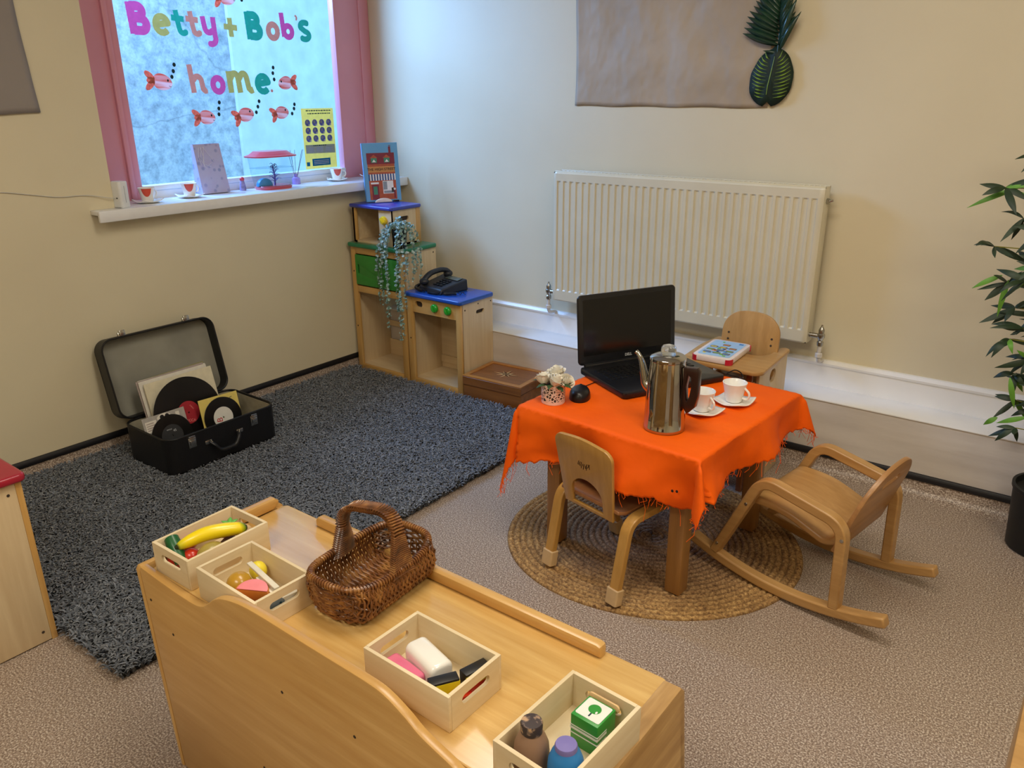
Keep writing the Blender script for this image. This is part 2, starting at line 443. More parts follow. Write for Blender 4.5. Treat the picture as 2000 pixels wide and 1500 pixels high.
# ================================================================== ON THE WALLS
def paper_sheet(name, label, y0z, fn, nu, nv, mat):
    o = MB().grid(fn, nu, nv).build(name, mat, smooth=60, solid=.0008)
    return tag(o, label, 'backing paper')
def papermat():
    m, nt, b = mk('brown_backing_paper')
    n = tex(nt, 'noise', 3.5, detail=5); r = ramp(nt, n.outputs['Fac'], [(.3, lin('#a4947f')), (.7, lin('#b4a48f'))])
    nt.links.new(r.outputs['Color'], b.inputs['Base Color']); b.inputs['Roughness'].default_value = .62
    n2 = tex(nt, 'noise', 5, (1, 1, .7), 3, rough=.45); bump(nt, b, n2.outputs['Fac'], .8, .05)
    return m
PAPER = papermat()
def crinkle(u, v, k): return .006+.007*MN.noise(V((u*3.1+k, v*2.3, k)))+.003*MN.noise(V((u*9, v*8+k, k)))
paper_sheet('backing_paper', 'large brown paper sheet on the radiator wall, edged by artificial leaves', None,
    lambda u, v: (1.121+.89*u+.004*sin(v*9), -.003-abs(crinkle(u, v, 1))*(.3+min(1, 6*min(u, 1-u, v))), 1.372+.9*v-.006*u+.002*sin(u*20)), 60, 50, PAPER)
GREYPAPER = plain('greyed_backing_paper', '#8f8782', .65, var=.05, scale=4, bmp=.15)
paper_sheet('backing_paper', 'grey brown paper sheet on the window wall, its lower corner curling', None,
    lambda u, v: (XA+.003+abs(crinkle(u, v, 5)), -2.9+1.086*u-.02*sin(v*3)*u, 1.365+.9*v+.004*sin(u*14)), 50, 40, GREYPAPER)

# artificial leaves pinned at the edge of the paper
DGREEN = plain('dark_leaf', '#1d3a2a', .28, coat=.3, var=.35, scale=14)
LIME = plain('lime_vein', '#7d9c3a', .4, var=.2)
def leaf_strip(mb, base, tip, wid, nrm, bow=0, n=8, mat=None, fold=.25):
    """a pointed blade from base to tip, folded along its middle"""
    base, tip, nrm = V(base), V(tip), V(nrm).normalized(); d = tip-base; side = d.cross(nrm).normalized(); vs = []
    for i in range(n+1):
        t = i/n; wv = wid*(sin(pi*min(1, t*1.02+.02))**.7)*(1-.25*t) if i < n else .0004
        c = base+d*t+nrm*(bow*sin(pi*t))
        vs += [c-side*wv, c+nrm*(wv*fold), c+side*wv]
    fs = []
    for i in range(n):
        for k in (0, 1): fs.append((i*3+k, i*3+k+1, i*3+k+4, i*3+k+3))
    mb.add(vs, fs, mat)
t = thing('palm_leaf', 'dark green artificial palm leaf pinned above the rounded striped leaf', 'artificial leaf', (2.035, -.012, 1.56))
mb = MB()
for i in range(15):
    k = i/14; z = .03+.19*k
    for sgn in (-1, 1):
        L = (.155-.02*k)*(1 if sgn < 0 else .66); a = R(25+52*k) if sgn < 0 else R(52+30*k)
        leaf_strip(mb, (0, -.004-.008*random.random(), z), (sgn*L*cos(a), -.012-.02*random.random(), z+L*sin(a)*(.7 if sgn < 0 else 1)+.0), .0145, (0, -1, 0), bow=.012, fold=.5)
leaf_strip(mb, (0, -.004, .03), (-.07, -.012, .045), .008, (0, -1, 0)); leaf_strip(mb, (.01, -.004, .0), (-.055, -.014, .012), .007, (0, -1, 0))
leaf_strip(mb, (.005, -.004, .01), (.078, -.02, .14), .013, (0, -1, 0), bow=.02); leaf_strip(mb, (.005, -.004, .02), (.06, -.02, .19), .013, (0, -1, 0), bow=.02)
mb.build('frond', DGREEN, t, solid=.0006)
MB().tube([(0, -.006, -.01), (.003, -.008, .12), (.01, -.012, .3)], [.004, .003, .002]).build('midrib', DGREEN, t)
t = thing('striped_leaf', 'rounded dark green artificial leaf with lime stripes below the palm leaf', 'artificial leaf', (2.02, -.012, 1.475))
mb = MB(); pts = []
for k in range(36):
    a = 2*pi*k/36; rr = 1-.10*sin(a)
    x = .084*cos(a)*rr; z = .105*sin(a)
    if abs(a-pi*1.5) < .14: z += .018
    pts.append((x+.008*sin(a)*1.0, z))
pts[9] = (pts[9][0], pts[9][1]+.012)
mb.grid(lambda u, v: (0, 0, 0), 1, 1); mb = MB()
n = len(pts); vs = [(0, -.016, 0)]
for q in (.35, .7, 1):
    for x, z in pts: vs.append((x*q, -.016+.012*q*q+.003*sin(8*atan2(z, x))*q, z*q))
fs = [(0, 1+k, 1+(k+1) % n) for k in range(n)]
for r_ in range(2):
    for k in range(n): fs.append((1+r_*n+k, 1+r_*n+(k+1) % n, 1+(r_+1)*n+(k+1) % n, 1+(r_+1)*n+k))
mb.add(vs, fs); mb.build('leaf_blade', plain('deep_leaf', '#10261a', .6, coat=0, var=.25, scale=20), t, solid=.0008)
mb = MB(); mb.tube([(.010, -.019, .075), (.004, -.021, .03), (-.006, -.021, -.03), (-.009, -.018, -.06)], [.0008, .0016, .0018, .0012])
for i in range(12):
    z = .066-.0125*i
    for sgn in (-1, 1):
        for dz, k_ in ((0, 1),):
            zo = z+.030-.0018*i+dz; xo = .084*sqrt(max(.02, 1-min(.98, abs(zo)/.108)**2))*.88*k_
            xi = .016+.003*(i % 2)
            if xo < xi+.012: continue
            P = fillet([(sgn*xi+.05*z, z+dz), (sgn*(xi+(xo-xi)*.55)+.03*z, z+.007-.0004*i+dz), (sgn*xo, zo)], .05, 7); n_ = len(P)
            mb.tube([(x, -.0178+.0118*min(1, (x/.084)**2+(zz/.105)**2), zz) for x, zz in P], [max(.0003, .0026*sin(pi*(q_+.3)/n_)) for q_ in range(n_)], 5)
mb.build('stripes', LIME, t)

# radiator
RADM = plain('radiator_enamel', '#d3ccb4', .32, coat=.25, var=.04, scale=6)
x0, zr, Wd, Hh = 1.081, .487, 1.219, .6
rad = thing('radiator', 'cream ribbed panel radiator hung on the wall above the white ledge', 'radiator', (x0, 0, zr))
nch = 35; pitch = (Wd-.03)/nch; xs = [(0, 0), (.010, 0)]
for i in range(nch):
    a = .015+i*pitch
    for q, d in ((.10, 0), (.26, 1), (.62, 1), (.78, 0)): xs.append((a+q*pitch, d))
xs += [(Wd-.010, 0), (Wd, 0)]
zs = [(0, 0), (.006, 0), (.05, 0), (.062, 1), (Hh-.05, 1), (Hh-.038, 0), (Hh-.006, 0), (Hh, 0)]
mb = MB(); vs = []
for x, d in xs:
    for z, e in zs:
        edge = .004 if (x < .001 or x > Wd-.001 or z < .001 or z > Hh-.001) else 0
        vs.append((x, -.11+.008*d*e+edge, z))
nz = len(zs); mb.add(vs, [(i*nz+j, (i+1)*nz+j, (i+1)*nz+j+1, i*nz+j+1) for i in range(len(xs)-1) for j in range(nz-1)])
mb.box(0, Wd, -.106, -.1, 0, Hh)
mb.build('front_panel', RADM, rad, smooth=30)
mb = MB(); mb.box(.006, Wd-.006, -.098, -.09, .01, Hh-.01); mb.box(.004, Wd-.004, -.05, -.044, .01, Hh-.005); mb.build('back_panel', RADM, rad)
for xx in (0, Wd-.003): MB().box(xx, xx+.003, -.1, -.04, .0, Hh+.004, bev=.001).build('side_cover', RADM, rad)
mb = MB(); mb.box(.0, Wd, -.1, -.094, Hh-.002, Hh+.006, bev=.001); mb.box(0, Wd, -.047, -.04, Hh-.002, Hh+.006, bev=.001)
for i in range(60): mb.box(.02+i*.02, .026+i*.02, -.096, -.045, Hh-.001, Hh+.003)
mb.build('top_grille', RADM, rad)
mb = MB(); mb.cyl((Wd-.001, -.07, Hh-.05), (Wd+.012, -.07, Hh-.05), .011, .011, 6); mb.cyl((Wd+.012, -.07, Hh-.05), (Wd+.022, -.07, Hh-.045), .005); mb.build('bleed_valve', STEEL, rad)
PIPEP = plain('painted_pipe', '#cfcac4', .4, var=.1)
for nm, sx in (('lockshield_valve', -1), ('lockshield_valve', 1)):
    xv = -.045 if sx < 0 else Wd+.045; xe = .0 if sx < 0 else Wd
    mb = MB()
    mb.tube([(xe, -.075, .03), (xv, -.075, .03)], .010, 12)
    mb.lathe([(0, -.02), (.012, -.02), (.013, -.005), (.009, .0), (.012, .01), (.015, .014), (.015, .026), (.011, .03), (.012, .042), (.009, .05), (.004, .058), (.004, .064), (0, .065)], 14, (xv, -.075, .012))
    o = mb.build(nm, STEEL, rad)
    mb = MB(); mb.tube(fillet([(xv, -.075, .0), (xv, -.075, -.075), (xv, -.0145 if sx > 0 else -.0145, -.085)], .02), .008, 10); mb.lathe([(.011, -.012), (.014, -.01), (.014, .004), (.010, .008)], 8, (xv, -.075, -.045)); mb.build('pipe', PIPEP, o)

# ================================================================== PAPER LETTERS, FISH AND DOTS ON THE GLASS
def gl(y, z): return (y*1.0101+.0327, (z-1.42)*1.01+1.42)
LC = {'pink': plain('pink_card', '#cf4f93', .6, var=.08, transl=.27), 'gold': plain('gold_card', '#b3a45a', .6, var=.08, transl=.27),
      'green': plain('green_card', '#1d9a82', .6, var=.08, transl=.27), 'coral': plain('coral_card', '#cf8270', .6, var=.08, transl=.27)}
XL = -.2145
def strokes(mb, lines, wd, closed=()):
    for ln in lines:
        L = [V((a, b, 0)) for a, b in ln]
        for i in range(len(L)-1):
            d = (L[i+1]-L[i]);
            if d.length < 1e-6: continue
            nrm = V((-d.y, d.x, 0)).normalized()*wd/2
            mb.prism([tuple((L[i]-nrm)[:2]), tuple((L[i+1]-nrm)[:2]), tuple((L[i+1]+nrm)[:2]), tuple((L[i]+nrm)[:2])], 0, .0012)
        for p in L[1:-1]: mb.prism(ell(p.x, p.y, wd/2, wd/2, 14), 0, .0012)
def sheet(lines, rad, cell=.0011):
    """a flat card cut-out: every cell closer than rad to a stroke"""
    segs = [(np.array(ln[i]), np.array(ln[i+1])) for ln in lines for i in range(len(ln)-1)]
    P = np.array([p for ln in lines for p in ln]); lo = P.min(0)-rad-cell; hi = P.max(0)+rad+cell
    nx, ny = [int(q)+1 for q in (hi-lo)/cell]; gx, gy = np.meshgrid(lo[0]+(np.arange(nx)+.5)*cell, lo[1]+(np.arange(ny)+.5)*cell, indexing='ij'); ok = np.zeros(gx.shape, bool)
    for ln in lines:
        for i in range(len(ln)-1):
            a, b_ = np.array(ln[i]), np.array(ln[i+1]); d = b_-a; L2 = d@d
            if L2 < 1e-12: continue
            t = ((gx-a[0])*d[0]+(gy-a[1])*d[1])/L2
            lo_ = 0 if i == 0 else -9; hi_ = 1 if i == len(ln)-2 else 9   # flat stroke ends, round joints
            tc = np.clip(t, 0, 1); dd = np.hypot(gx-a[0]-tc*d[0], gy-a[1]-tc*d[1]); ok |= (dd < rad) & (t >= lo_) & (t <= hi_)
    mb = MB(); ix = {}
    def vid(i, j):
        if (i, j) not in ix: ix[(i, j)] = len(mb.v); mb.v.append((lo[0]+i*cell, lo[1]+j*cell, 0))
        return ix[(i, j)]
    for i, j in zip(*np.nonzero(ok)): mb.f.append((vid(i, j), vid(i+1, j), vid(i+1, j+1), vid(i, j+1))); mb.m.append(0)
    return mb
def arc(cx, cy, rx, ry, a0, a1, n=14): return [(cx+rx*cos(R(a0+(a1-a0)*k/n)), cy+ry*sin(R(a0+(a1-a0)*k/n))) for k in range(n+1)]
def glyph(ch):
    """strokes in a unit box (height 1 for capitals), stroke width, box width"""
    if ch == 'B': return [[(.15, 0), (.1, 1)], [(.1, .88)]+arc(.34, .72, .18, .165, 90, -90)+[(.14, .55)], [(.14, .52)]+arc(.42, .31, .2, .195, 90, -90)+[(.15, .12)]], .26
    if ch == 'e': return [[(.2, .36), (.62, .42)]+arc(.38, .36, .25, .27, 15, 320)], .2
    if ch == 't': return [[(.22, .95), (.3, .3)]+arc(.47, .25, .16, .16, 190, 320)[2:], [(.0, .66), (.56, .62)]], .2
    if ch == 'y': return [[(.12, .78), (.17, .38)]+arc(.35, .36, .17, .16, 190, 330), [(.58, .78), (.6, .1)]+arc(.4, -.02, .22, .2, 0, -110)], .2
    if ch == '+': return [[(.28, 0), (.26, .62)], [(0, .33), (.54, .3)]], .17
    if ch == 'o': return [arc(.32, .33, .21, .235, 0, 360, 26)], .2
    if ch == 'b': return [[(.1, 1), (.17, .1)], arc(.38, .31, .2, .21, 150, 360+150, 24)], .2
    if ch == "'": return [arc(.05, .75, .05, .07, 100, -60)], .07
    if ch == 's': return [arc(.36, .5, .2, .13, 50, 200)+[(.36, .34)]+arc(.34, .2, .2, .13, 60, -140)], .18
    if ch == 'h': return [[(.1, 1), (.18, 0)], [(.16, .45)]+arc(.38, .38, .17, .2, 150, 20)+[(.58, .14), (.66, .07), (.74, .09)]], .19
    if ch == 'm': return [[(.08, .66), (.12, 0)], [(.12, .42)]+arc(.29, .42, .13, .17, 150, 10)+[(.46, 0)], [(.44, .42)]+arc(.62, .42, .13, .17, 150, 20)+[(.8, .14), (.88, .07), (.97, .1)]], .18
    if ch == '.': return [arc(.05, .05, .02, .02, 0, 360)], .09
letters = [  # char, colour, y of its edge, baseline z, size, label
 ('B', 'pink', -1.337, 1.664, .121, 'large pink card letter B starting the top line on the window'),
 ('e', 'gold', -1.238, 1.664, .118, 'gold card letter e beside the large pink B'),
 ('t', 'green', -1.147, 1.668, .105, 'green card letter t in the top line on the window'),
 ('t', 'coral', -1.080, 1.668, .105, 'coral card letter t in the top line between green t and y'),
 ('y', 'pink', -1.012, 1.664, .112, 'pink card letter y with a hooked tail on the window'),
 ('+', 'gold', -.896, 1.674, .128, 'gold card plus sign in the top line on the window'),
 ('B', 'green', -.778, 1.668, .118, 'green card capital letter B after the plus sign'),
 ('o', 'coral', -.671, 1.668, .125, 'coral card letter o between the green B and pink b'),
 ('b', 'pink', -.588, 1.676, .118, 'pink card lower case letter b in the top line on the window'),
 ("'", 'coral', -.499, 1.682, .125, 'small coral card apostrophe in the top line on the window'),
 ('s', 'green', -.490, 1.673, .135, 'green card letter s ending the top line on the window'),
 ('h', 'coral', -1.106, 1.436, .118, 'tall coral card letter h starting the second line on the window'),
 ('o', 'pink', -1.000, 1.430, .122, 'pink card letter o in the second line on the window'),
 ('m', 'gold', -.912, 1.436, .142, 'gold card letter m in the second line on the window'),
 ('e', 'green', -.767, 1.430, .128, 'green card letter e ending the second line on the window'),
 ('.', 'coral', -.677, 1.440, .10, 'tiny coral card full stop after the green e'),
]
for ch, colr, y, z, sz, lab in letters:
    st, wd = glyph(ch); Y, Z = gl(y, z)
    mb = sheet([[(a*sz, b_*sz) for a, b_ in ln] for ln in st], wd*sz*.565)
    o = mb.build('paper_letter', LC[colr], smooth=0)
    o.matrix_world = T(XL, Y, Z) @ YZ
    tag(o, lab, 'letter', 'card letters stuck on the window')
def fishmat():
    m, nt, b = mk('crayoned_fish')
    n = tex(nt, 'noise', 20, (1, .25, 2.5), 3); r = ramp(nt, n.outputs['Fac'], [(.38, lin('#e88b80')), (.6, lin('#f3d3d3'))])
    nt.links.new(r.outputs['Color'], b.inputs['Base Color']); b.inputs['Roughness'].default_value = .7
    translucent(nt, b, r.outputs['Color'], .6)
    return m
FISH = fishmat(); FTAIL = plain('coral_crayon', '#f59484', .7, var=.25, scale=80, transl=.6); INK = plain('dark_ink', '#12343f', .7)
FTAIL2 = plain('pink_crayon', '#d9667a', .7, var=.2, scale=80, transl=.6)
def fish(y, z, s, flip, tilt, lab, dots, cap):
    Y, Z = gl(y, z); q = -1 if flip else 1
    t = thing('paper_fish', lab, 'paper fish', (XL, Y, Z), 0, 'crayoned paper fish on the window')
    A = M.Rotation(R(tilt), 4, 'X') @ YZ
    mb = MB(); mb.prism([(q*(a+.012)*s/.12, b_*s/.12) for a, b_ in [(.046*cos(2*pi*k/30)*(1 if cos(2*pi*k/30) < 0 else 1.0), .034*sin(2*pi*k/30)*(1-.12*cos(2*pi*k/30))) for k in range(30)]], 0, .001, X=A); mb.build('body', FISH, t, smooth=0)
    mb = MB()
    for ang, L in ((150, .054), (195, .036), (235, .058)):
        cx, cy = -.026+.5*L*cos(R(ang)), .5*L*sin(R(ang)); e = [(cx+.5*L*cos(R(ang))*cos(u)-.0135*sin(R(ang))*sin(u), cy+.5*L*sin(R(ang))*cos(u)+.0135*cos(R(ang))*sin(u)) for u in [2*pi*k/16 for k in range(16)]]
        mb.prism([(q*a*s/.12, b_*s/.12) for a, b_ in e], 0, .0014+.0001*ang/100, X=A)
    mb.build('tail', FTAIL, t, smooth=0)
    mb = MB(); mb.prism(ell(q*.036*s/.12, .012*s/.12, .0042, .0052, 10), .0012, .0016, X=A)
    mp = [(.044, -.009), (.049, -.0125), (.055, -.010)]; mb.tube([A @ V((q*a*s/.12, b_*s/.12, .0013)) for a, b_ in mp], .0009, 5); mb.build('face', INK, t, smooth=0)
    for (dy, dz), wh in zip(dots, ('top', 'middle', 'bottom')):
        o = MB().prism(ell(0, 0, .0075, .0088, 16), 0, .001).build('paper_dot', INK, smooth=0)
        a, c = gl(dy, dz); o.matrix_world = T(XL, a, c) @ YZ
        tag(o, f'{wh} one of three dark paper dots above {cap}', 'paper dot', 'dark paper bubbles on the window')
fish(-1.24, 1.482, .118, 0, -12, 'coral striped paper fish beside the letter h on the window', [(-1.164, 1.550), (-1.172, 1.524), (-1.182, 1.501)], 'the fish beside letter h')
fish(-1.048, 1.333, .108, 0, -6, 'coral paper fish below the letter h, first of the bottom row of three', [(-.967, 1.395), (-.973, 1.369), (-.976, 1.344)], 'the first fish of the bottom row')
fish(-.842, 1.338, .112, 0, 8, 'pale coral paper fish in the middle of the bottom row of three', [(-.752, 1.398), (-.762, 1.374), (-.774, 1.349)], 'the middle fish of the bottom row')
fish(-.636, 1.344, .104, 0, 4, 'pink paper fish beside the yellow poster on the window', [(-.547, 1.382), (-.552, 1.362), (-.566, 1.339)], 'the fish beside the yellow poster')
fish(-.580, 1.482, .108, 1, 10, 'pink paper fish facing the word ending on the second line', [(-.652, 1.549), (-.657, 1.524), (-.653, 1.496)], 'the card full stop')
fish(-.872, 1.835, .11, 0, 0, 'pink paper fish at the very top above the plus sign', [(-.765, 1.87), (-.775, 1.85), (-.787, 1.832)], 'the letter B after the plus sign')

# yellow poster
PY = plain('poster_yellow', '#f0c45a', .5, var=.06, transl=.6); PB = plain('poster_purple', '#7b7fd0', .5, var=.3, scale=120, transl=.6); PG = plain('poster_grey', '#b9bcc4', .5, var=.08, scale=200, transl=.6)
PC = plain('poster_blue', '#1b86bd', .5, var=.05, transl=.6); PW = plain('poster_white', '#e2e4ea', .5, transl=.6)
t = thing('poster', 'yellow notice with rows of round purple pictures taped on the window', 'poster', (XL, -.484, 1.063))
W_, H_ = .208, .298
mb = MB(); mb.add([(.0008, 0, 0), (.0008, W_, 0), (.0008, W_, H_), (.0008, 0, H_)], [(0, 1, 2, 3)], 0)
mb.prism([(.01, .078), (W_-.006, .074), (W_-.006, .118), (.01, .12)], .001, .0014, X=YZ, mat=2)
mb.prism([(.045, .014), (.165, .014), (.165, .05), (.045, .05)], .001, .0014, X=YZ, mat=3)
for zz in (.022, .030, .038): mb.prism([(.055, zz), (.155, zz), (.155, zz+.0035), (.055, zz+.0035)], .0014, .0016, X=YZ, mat=4)
mb.prism([(.008, .015), (.028, .015), (.028, .035), (.008, .035)], .001, .0014, X=YZ, mat=3)
for r_ in range(3):
    for c in range(4):
        cx, cy = .035+c*.046, .228-r_*.039
        mb.prism(ell(cx, cy, .0165, .0165), .001, .0014, X=YZ, mat=1); mb.prism(ell(cx+.010, cy-.011, .006, .006, 10), .0014, .0017, X=YZ, mat=4)
        mb.prism(ell(cx-.003, cy+.004, .007, .008, 10), .0014, .0016, X=YZ, mat=2)
for row, (a, b_) in enumerate(((.03, .18), (.04, .178), (.06, .14))):
    zz = (.284, .270, .113)[row]; x_ = a
    while x_ < b_:
        l = random.uniform(.006, .016); mb.prism([(x_, zz), (x_+l, zz), (x_+l, zz+.005), (x_, zz+.005)], .001, .0015, X=YZ, mat=5); x_ += l+.004
for cx in (.04, .1, .16):
    for i in range(5): mb.prism([(cx-.022, .084+i*.005), (cx+.022-.004*(i % 2), .084+i*.005), (cx+.022-.004*(i % 2), .0865+i*.005), (cx-.022, .0865+i*.005)], .0014, .0016, X=YZ, mat=1 if i == 9 else 6)
mb.build('sheet', [PY, PB, PG, PC, PW, INK, plain('poster_line', '#8c93b0', .6)], t, smooth=0)

# ================================================================== ON THE SILL
ZS = 1.003
CORAL = plain('coral_glaze', '#d2523f', .2, coat=.3, var=.05)
def cup_saucer(x, y, z, rot, lab1, lab2, group, spot=True, s=1.0):
    sc = thing('saucer', lab2, 'saucer', (x, y, z), rot, 'saucers '+group)
    mb = MB(); nq = 9
    def fn(u, v):
        a = (u-.5)*2; c = (v-.5)*2; e = max(abs(a), abs(c)); k = (abs(a*c))**1.6
        return (a*.05*s*(1-.12*c*c), c*.05*s*(1-.12*a*a), .0035+.004*e**3*s+.010*k*s)
    mb.grid(fn, 14, 14); mb.build('dish', CERAMIC, sc, smooth=60, solid=.003)
    MB().lathe([(0, 0), (.024*s, 0), (.024*s, .003), (0, .003)], 20).build('foot_ring', CERAMIC, sc)
    cp = thing('cup', lab1, 'cup', (x, y, z+.0064), rot, 'cups '+group)
    H = .056*s
    pr_ = [(0, .0), (.020*s, 0), (.0235*s, .004), (.0275*s, .5*H), (.034*s, H), (.0325*s, H+.0006), (.0305*s, H-.002), (.0245*s, .45*H), (.019*s, .006), (0, .006)]
    MB().lathe(pr_, 30).build('bowl', CERAMIC, cp)
    hp = [(.027*s, 0, .017), (.042*s, 0, .016), (.048*s, 0, .028), (.046*s, 0, .040), (.031*s, 0, .046*s)]
    MB().tube(fillet(hp, .009, 5), .0032*s, 8).build('handle', CERAMIC, cp)
    if spot:
        mb = MB(); vs = []; fs = []
        a0 = R(-30-rot); n = 14
        for i in range(n+1):
            u = -1+2*i/n
            zl = H*.96-(H*.58)*sqrt(max(0, 1-u*u))
            for k in range(4):
                zz = zl+(H*.97-zl)*k/3; rr = .0235*s+(.034*s-.0235*s)*(zz/H)**1.1+.0006; vs.append((rr*cos(a0+u*.62), rr*sin(a0+u*.62), zz))
        for i in range(n):
            for k in range(3): fs.append((i*4+k, i*4+k+1, (i+1)*4+k+1, (i+1)*4+k))
        mb.add(vs, fs); mb.build('printed_spot', CORAL, cp)
for (x, y, rot), wh in zip(((-.062, -1.44, 100), (-.085, -1.232, 95), (-.11, -.372, 60), (-.105, -.135, 100)),
        ('beside the white router on the window sill', 'beside the gift bag on the window sill', 'below the yellow poster on the window sill', 'in the sill corner behind the picture book')):
    cup_saucer(x, y, ZS, rot, 'white cup with a coral spot '+wh, 'white saucer under the cup '+wh, 'on the window sill')

# router
t = thing('router', 'white slim router box standing at the end of the window sill', 'router', (-.01, -1.575, ZS), 12)
MB().prism(rrect(-.03, .022, -.022, .022, .011), 0, .103, bev=.004).build('case', plain('router_white', '#dcdfe2', .35, var=.02), t)
MB().prism(slot(0, .5, .002, .05), .0, .0006, X=T(.0222, 0, .0) @ YZ).build('seam', plain('router_seam', '#b9bec4', .5), t) if False else None
mb = MB(); mb.cyl((.0, -.021, .038), (.0, -.0235, .038), .003); mb.build('socket', BLACKP, t)
MB().box(.0215, .0228, -.001, .001, .02, .085).build('seam', plain('router_seam', '#aab0b8', .5), t)
pts = [(XA+.004, -2.9, 1.13), (XA+.004, -2.35, 1.125), (XA+.004, -2.0, 1.102), (XA+.004, -1.9, 1.082), (XA+.004, -1.8, 1.062), (XA+.004, -1.71, 1.065), (-.015, -1.62, 1.044), (-.012, -1.598, 1.041)]
tag(MB().tube(fillet(pts, .08, 6), .0016, 6).build('router_cable', plain('cable_white', '#c8c6bf', .5)), 'thin white cable running along the wall to the router', 'cable')

# gift bag leaning on the window
BAGM, nt, b = mk('printed_gift_paper')
vo = tex(nt, 'voronoi', 34); r = ramp(nt, vo.outputs['Distance'], [(.0, lin('#4f74a8')), (.26, lin('#7f97c4')), (.34, lin('#b9bfdc'))])
n = tex(nt, 'noise', 26); mx = nt.nodes.new('ShaderNodeMix'); mx.data_type = 'RGBA'; nt.links.new(n.outputs['Fac'], mx.inputs['Factor'])
nt.links.new(r.outputs['Color'], mx.inputs['A']); mx.inputs['B'].default_value = lin('#b3a6cf'); nt.links.new(mx.outputs['Result'], b.inputs['Base Color']); b.inputs['Roughness'].default_value = .5
t = thing('gift_bag', 'tall dotted lilac paper gift bag leaning on the window', 'gift bag', (-.15, -1.075, ZS))
lean = RY(-6)
mb = MB(); A = lean
vs = [(-.03, -.07, 0), (.03, -.07, 0), (.03, .07, 0), (-.03, .07, 0), (-.004, -.066, .218), (.012, -.066, .216), (.012, .066, .216), (-.004, .066, .218)]
mb.add(vs, [(0, 1, 2, 3), (0, 1, 5, 4), (1, 2, 6, 5), (2, 3, 7, 6), (3, 0, 4, 7)], X=A); mb.build('paper_body', BAGM, t, smooth=0, solid=.001)
mb = MB()
for q in range(5):
    mb.tube([A @ V((.014, -.04+.006*q, .205)), A @ V((.024, -.055+.02*q*(q % 2)+.004*q, .17-.01*q)), A @ V((.026, -.05+.012*q, .125-.008*(q % 3)))], .0012, 5)
mb.build('ribbon', plain('ribbon_white', '#d9d8e4', .4), t)

# fish tank
ACR, nt, b = mk('clear_acrylic')
nt.nodes.remove(b); tr = nt.nodes.new('ShaderNodeBsdfTransparent'); g_ = nt.nodes.new('ShaderNodeBsdfGlossy'); g_.inputs['Roughness'].default_value = .05
fr = glassfac(nt, .5); mx = nt.nodes.new('ShaderNodeMixShader'); tr.inputs['Color'].default_value = (.88, .94, .97, 1)
nt.links.new(fr.outputs[0], mx.inputs[0]); nt.links.new(tr.outputs[0], mx.inputs[1]); nt.links.new(g_.outputs[0], mx.inputs[2]); nt.links.new(mx.outputs[0], nt.nodes['Material Output'].inputs['Surface'])
REDP = plain('red_plastic', '#cf4656', .3, coat=.3, var=.04); BLUEP = plain('purple_blue_plastic', '#4b46b4', .4, var=.1); TEAL = plain('teal_blue_plastic', '#3d8fc6', .4, var=.05)
t = thing('fish_tank', 'small clear plastic fish tank with a red lid and purple plant', 'fish tank', (-.085, -.79, ZS))
el = lambda s, x_, y_: [(x_*s*cos(2*pi*k/32), y_*s*(1 if abs(sin(2*pi*k/32)) < .999 else 1)*sin(2*pi*k/32)) for k in range(32)]
def superell(ax, ay, n=40, p=.62): return [(ax*abs(cos(2*pi*k/n))**p*(1 if cos(2*pi*k/n) >= 0 else -1), ay*abs(sin(2*pi*k/n))**p*(1 if sin(2*pi*k/n) >= 0 else -1)) for k in range(n)]
def loft(mb, rings, cap0=True, cap1=True, mat=None):
    n = len(rings[0][0]); vs = [(x, y, z) for ring, z in rings for x, y in ring]; fs = []
    for i in range(len(rings)-1):
        for k in range(n): fs.append((i*n+k, i*n+(k+1) % n, (i+1)*n+(k+1) % n, (i+1)*n+k))
    if cap0: fs.append(tuple(range(n))[::-1])
    if cap1: fs.append(tuple((len(rings)-1)*n+k for k in range(n)))
    mb.add(vs, fs, mat)
mb = MB(); loft(mb, [(superell(.055, .085), 0), (superell(.058, .09), .012), (superell(.054, .086), .013), (superell(.052, .084), .016)]); mb.build('base', plain('tank_base', '#c65767', .3, coat=.3), t)
mb = MB(); loft(mb, [(superell(.054, .088), .012), (superell(.062, .098), .06), (superell(.067, .108), .150)], False, False); mb.build('tank_wall', ACR, t, solid=0)
mb = MB(); loft(mb, [(superell(.066, .106), .098), (superell(.066, .106), .0985)]); mb.build('water_line', ACR, t)
mb = MB(); loft(mb, [(superell(.078, .122), .148), (superell(.079, .123), .153), (superell(.064, .100), .160), (superell(.052, .080), .174), (superell(.050, .078), .174)], False, True); mb.build('lid', REDP, t, smooth=50)
mb = MB(); mb.tube([(0, .01, .014), (.002, .012, .06), (0, .005, .108)], [.004, .003, .002], 6)
for i in range(11):
    z = .03+.0075*i
    for sg in (-1, 1):
        L = .036-.0016*i; a = random.uniform(-.5, .5); leaf_strip(mb, (0, .011, z), (L*.5*sin(a)+.002, .011+sg*L, z+random.uniform(.002, .02)), .0036, (0, 0, 1), bow=.008)
mb.build('plastic_plant', BLUEP, t, solid=.0008)
mb = MB(); mb.prism([(-.05+.04*cos(R(a)), .036*sin(R(a))) for a in range(0, 181, 15)], -.012, .012, X=T(0, 0, .016) @ YZ, bev=.003); mb.build('arch_ornament', TEAL, t)
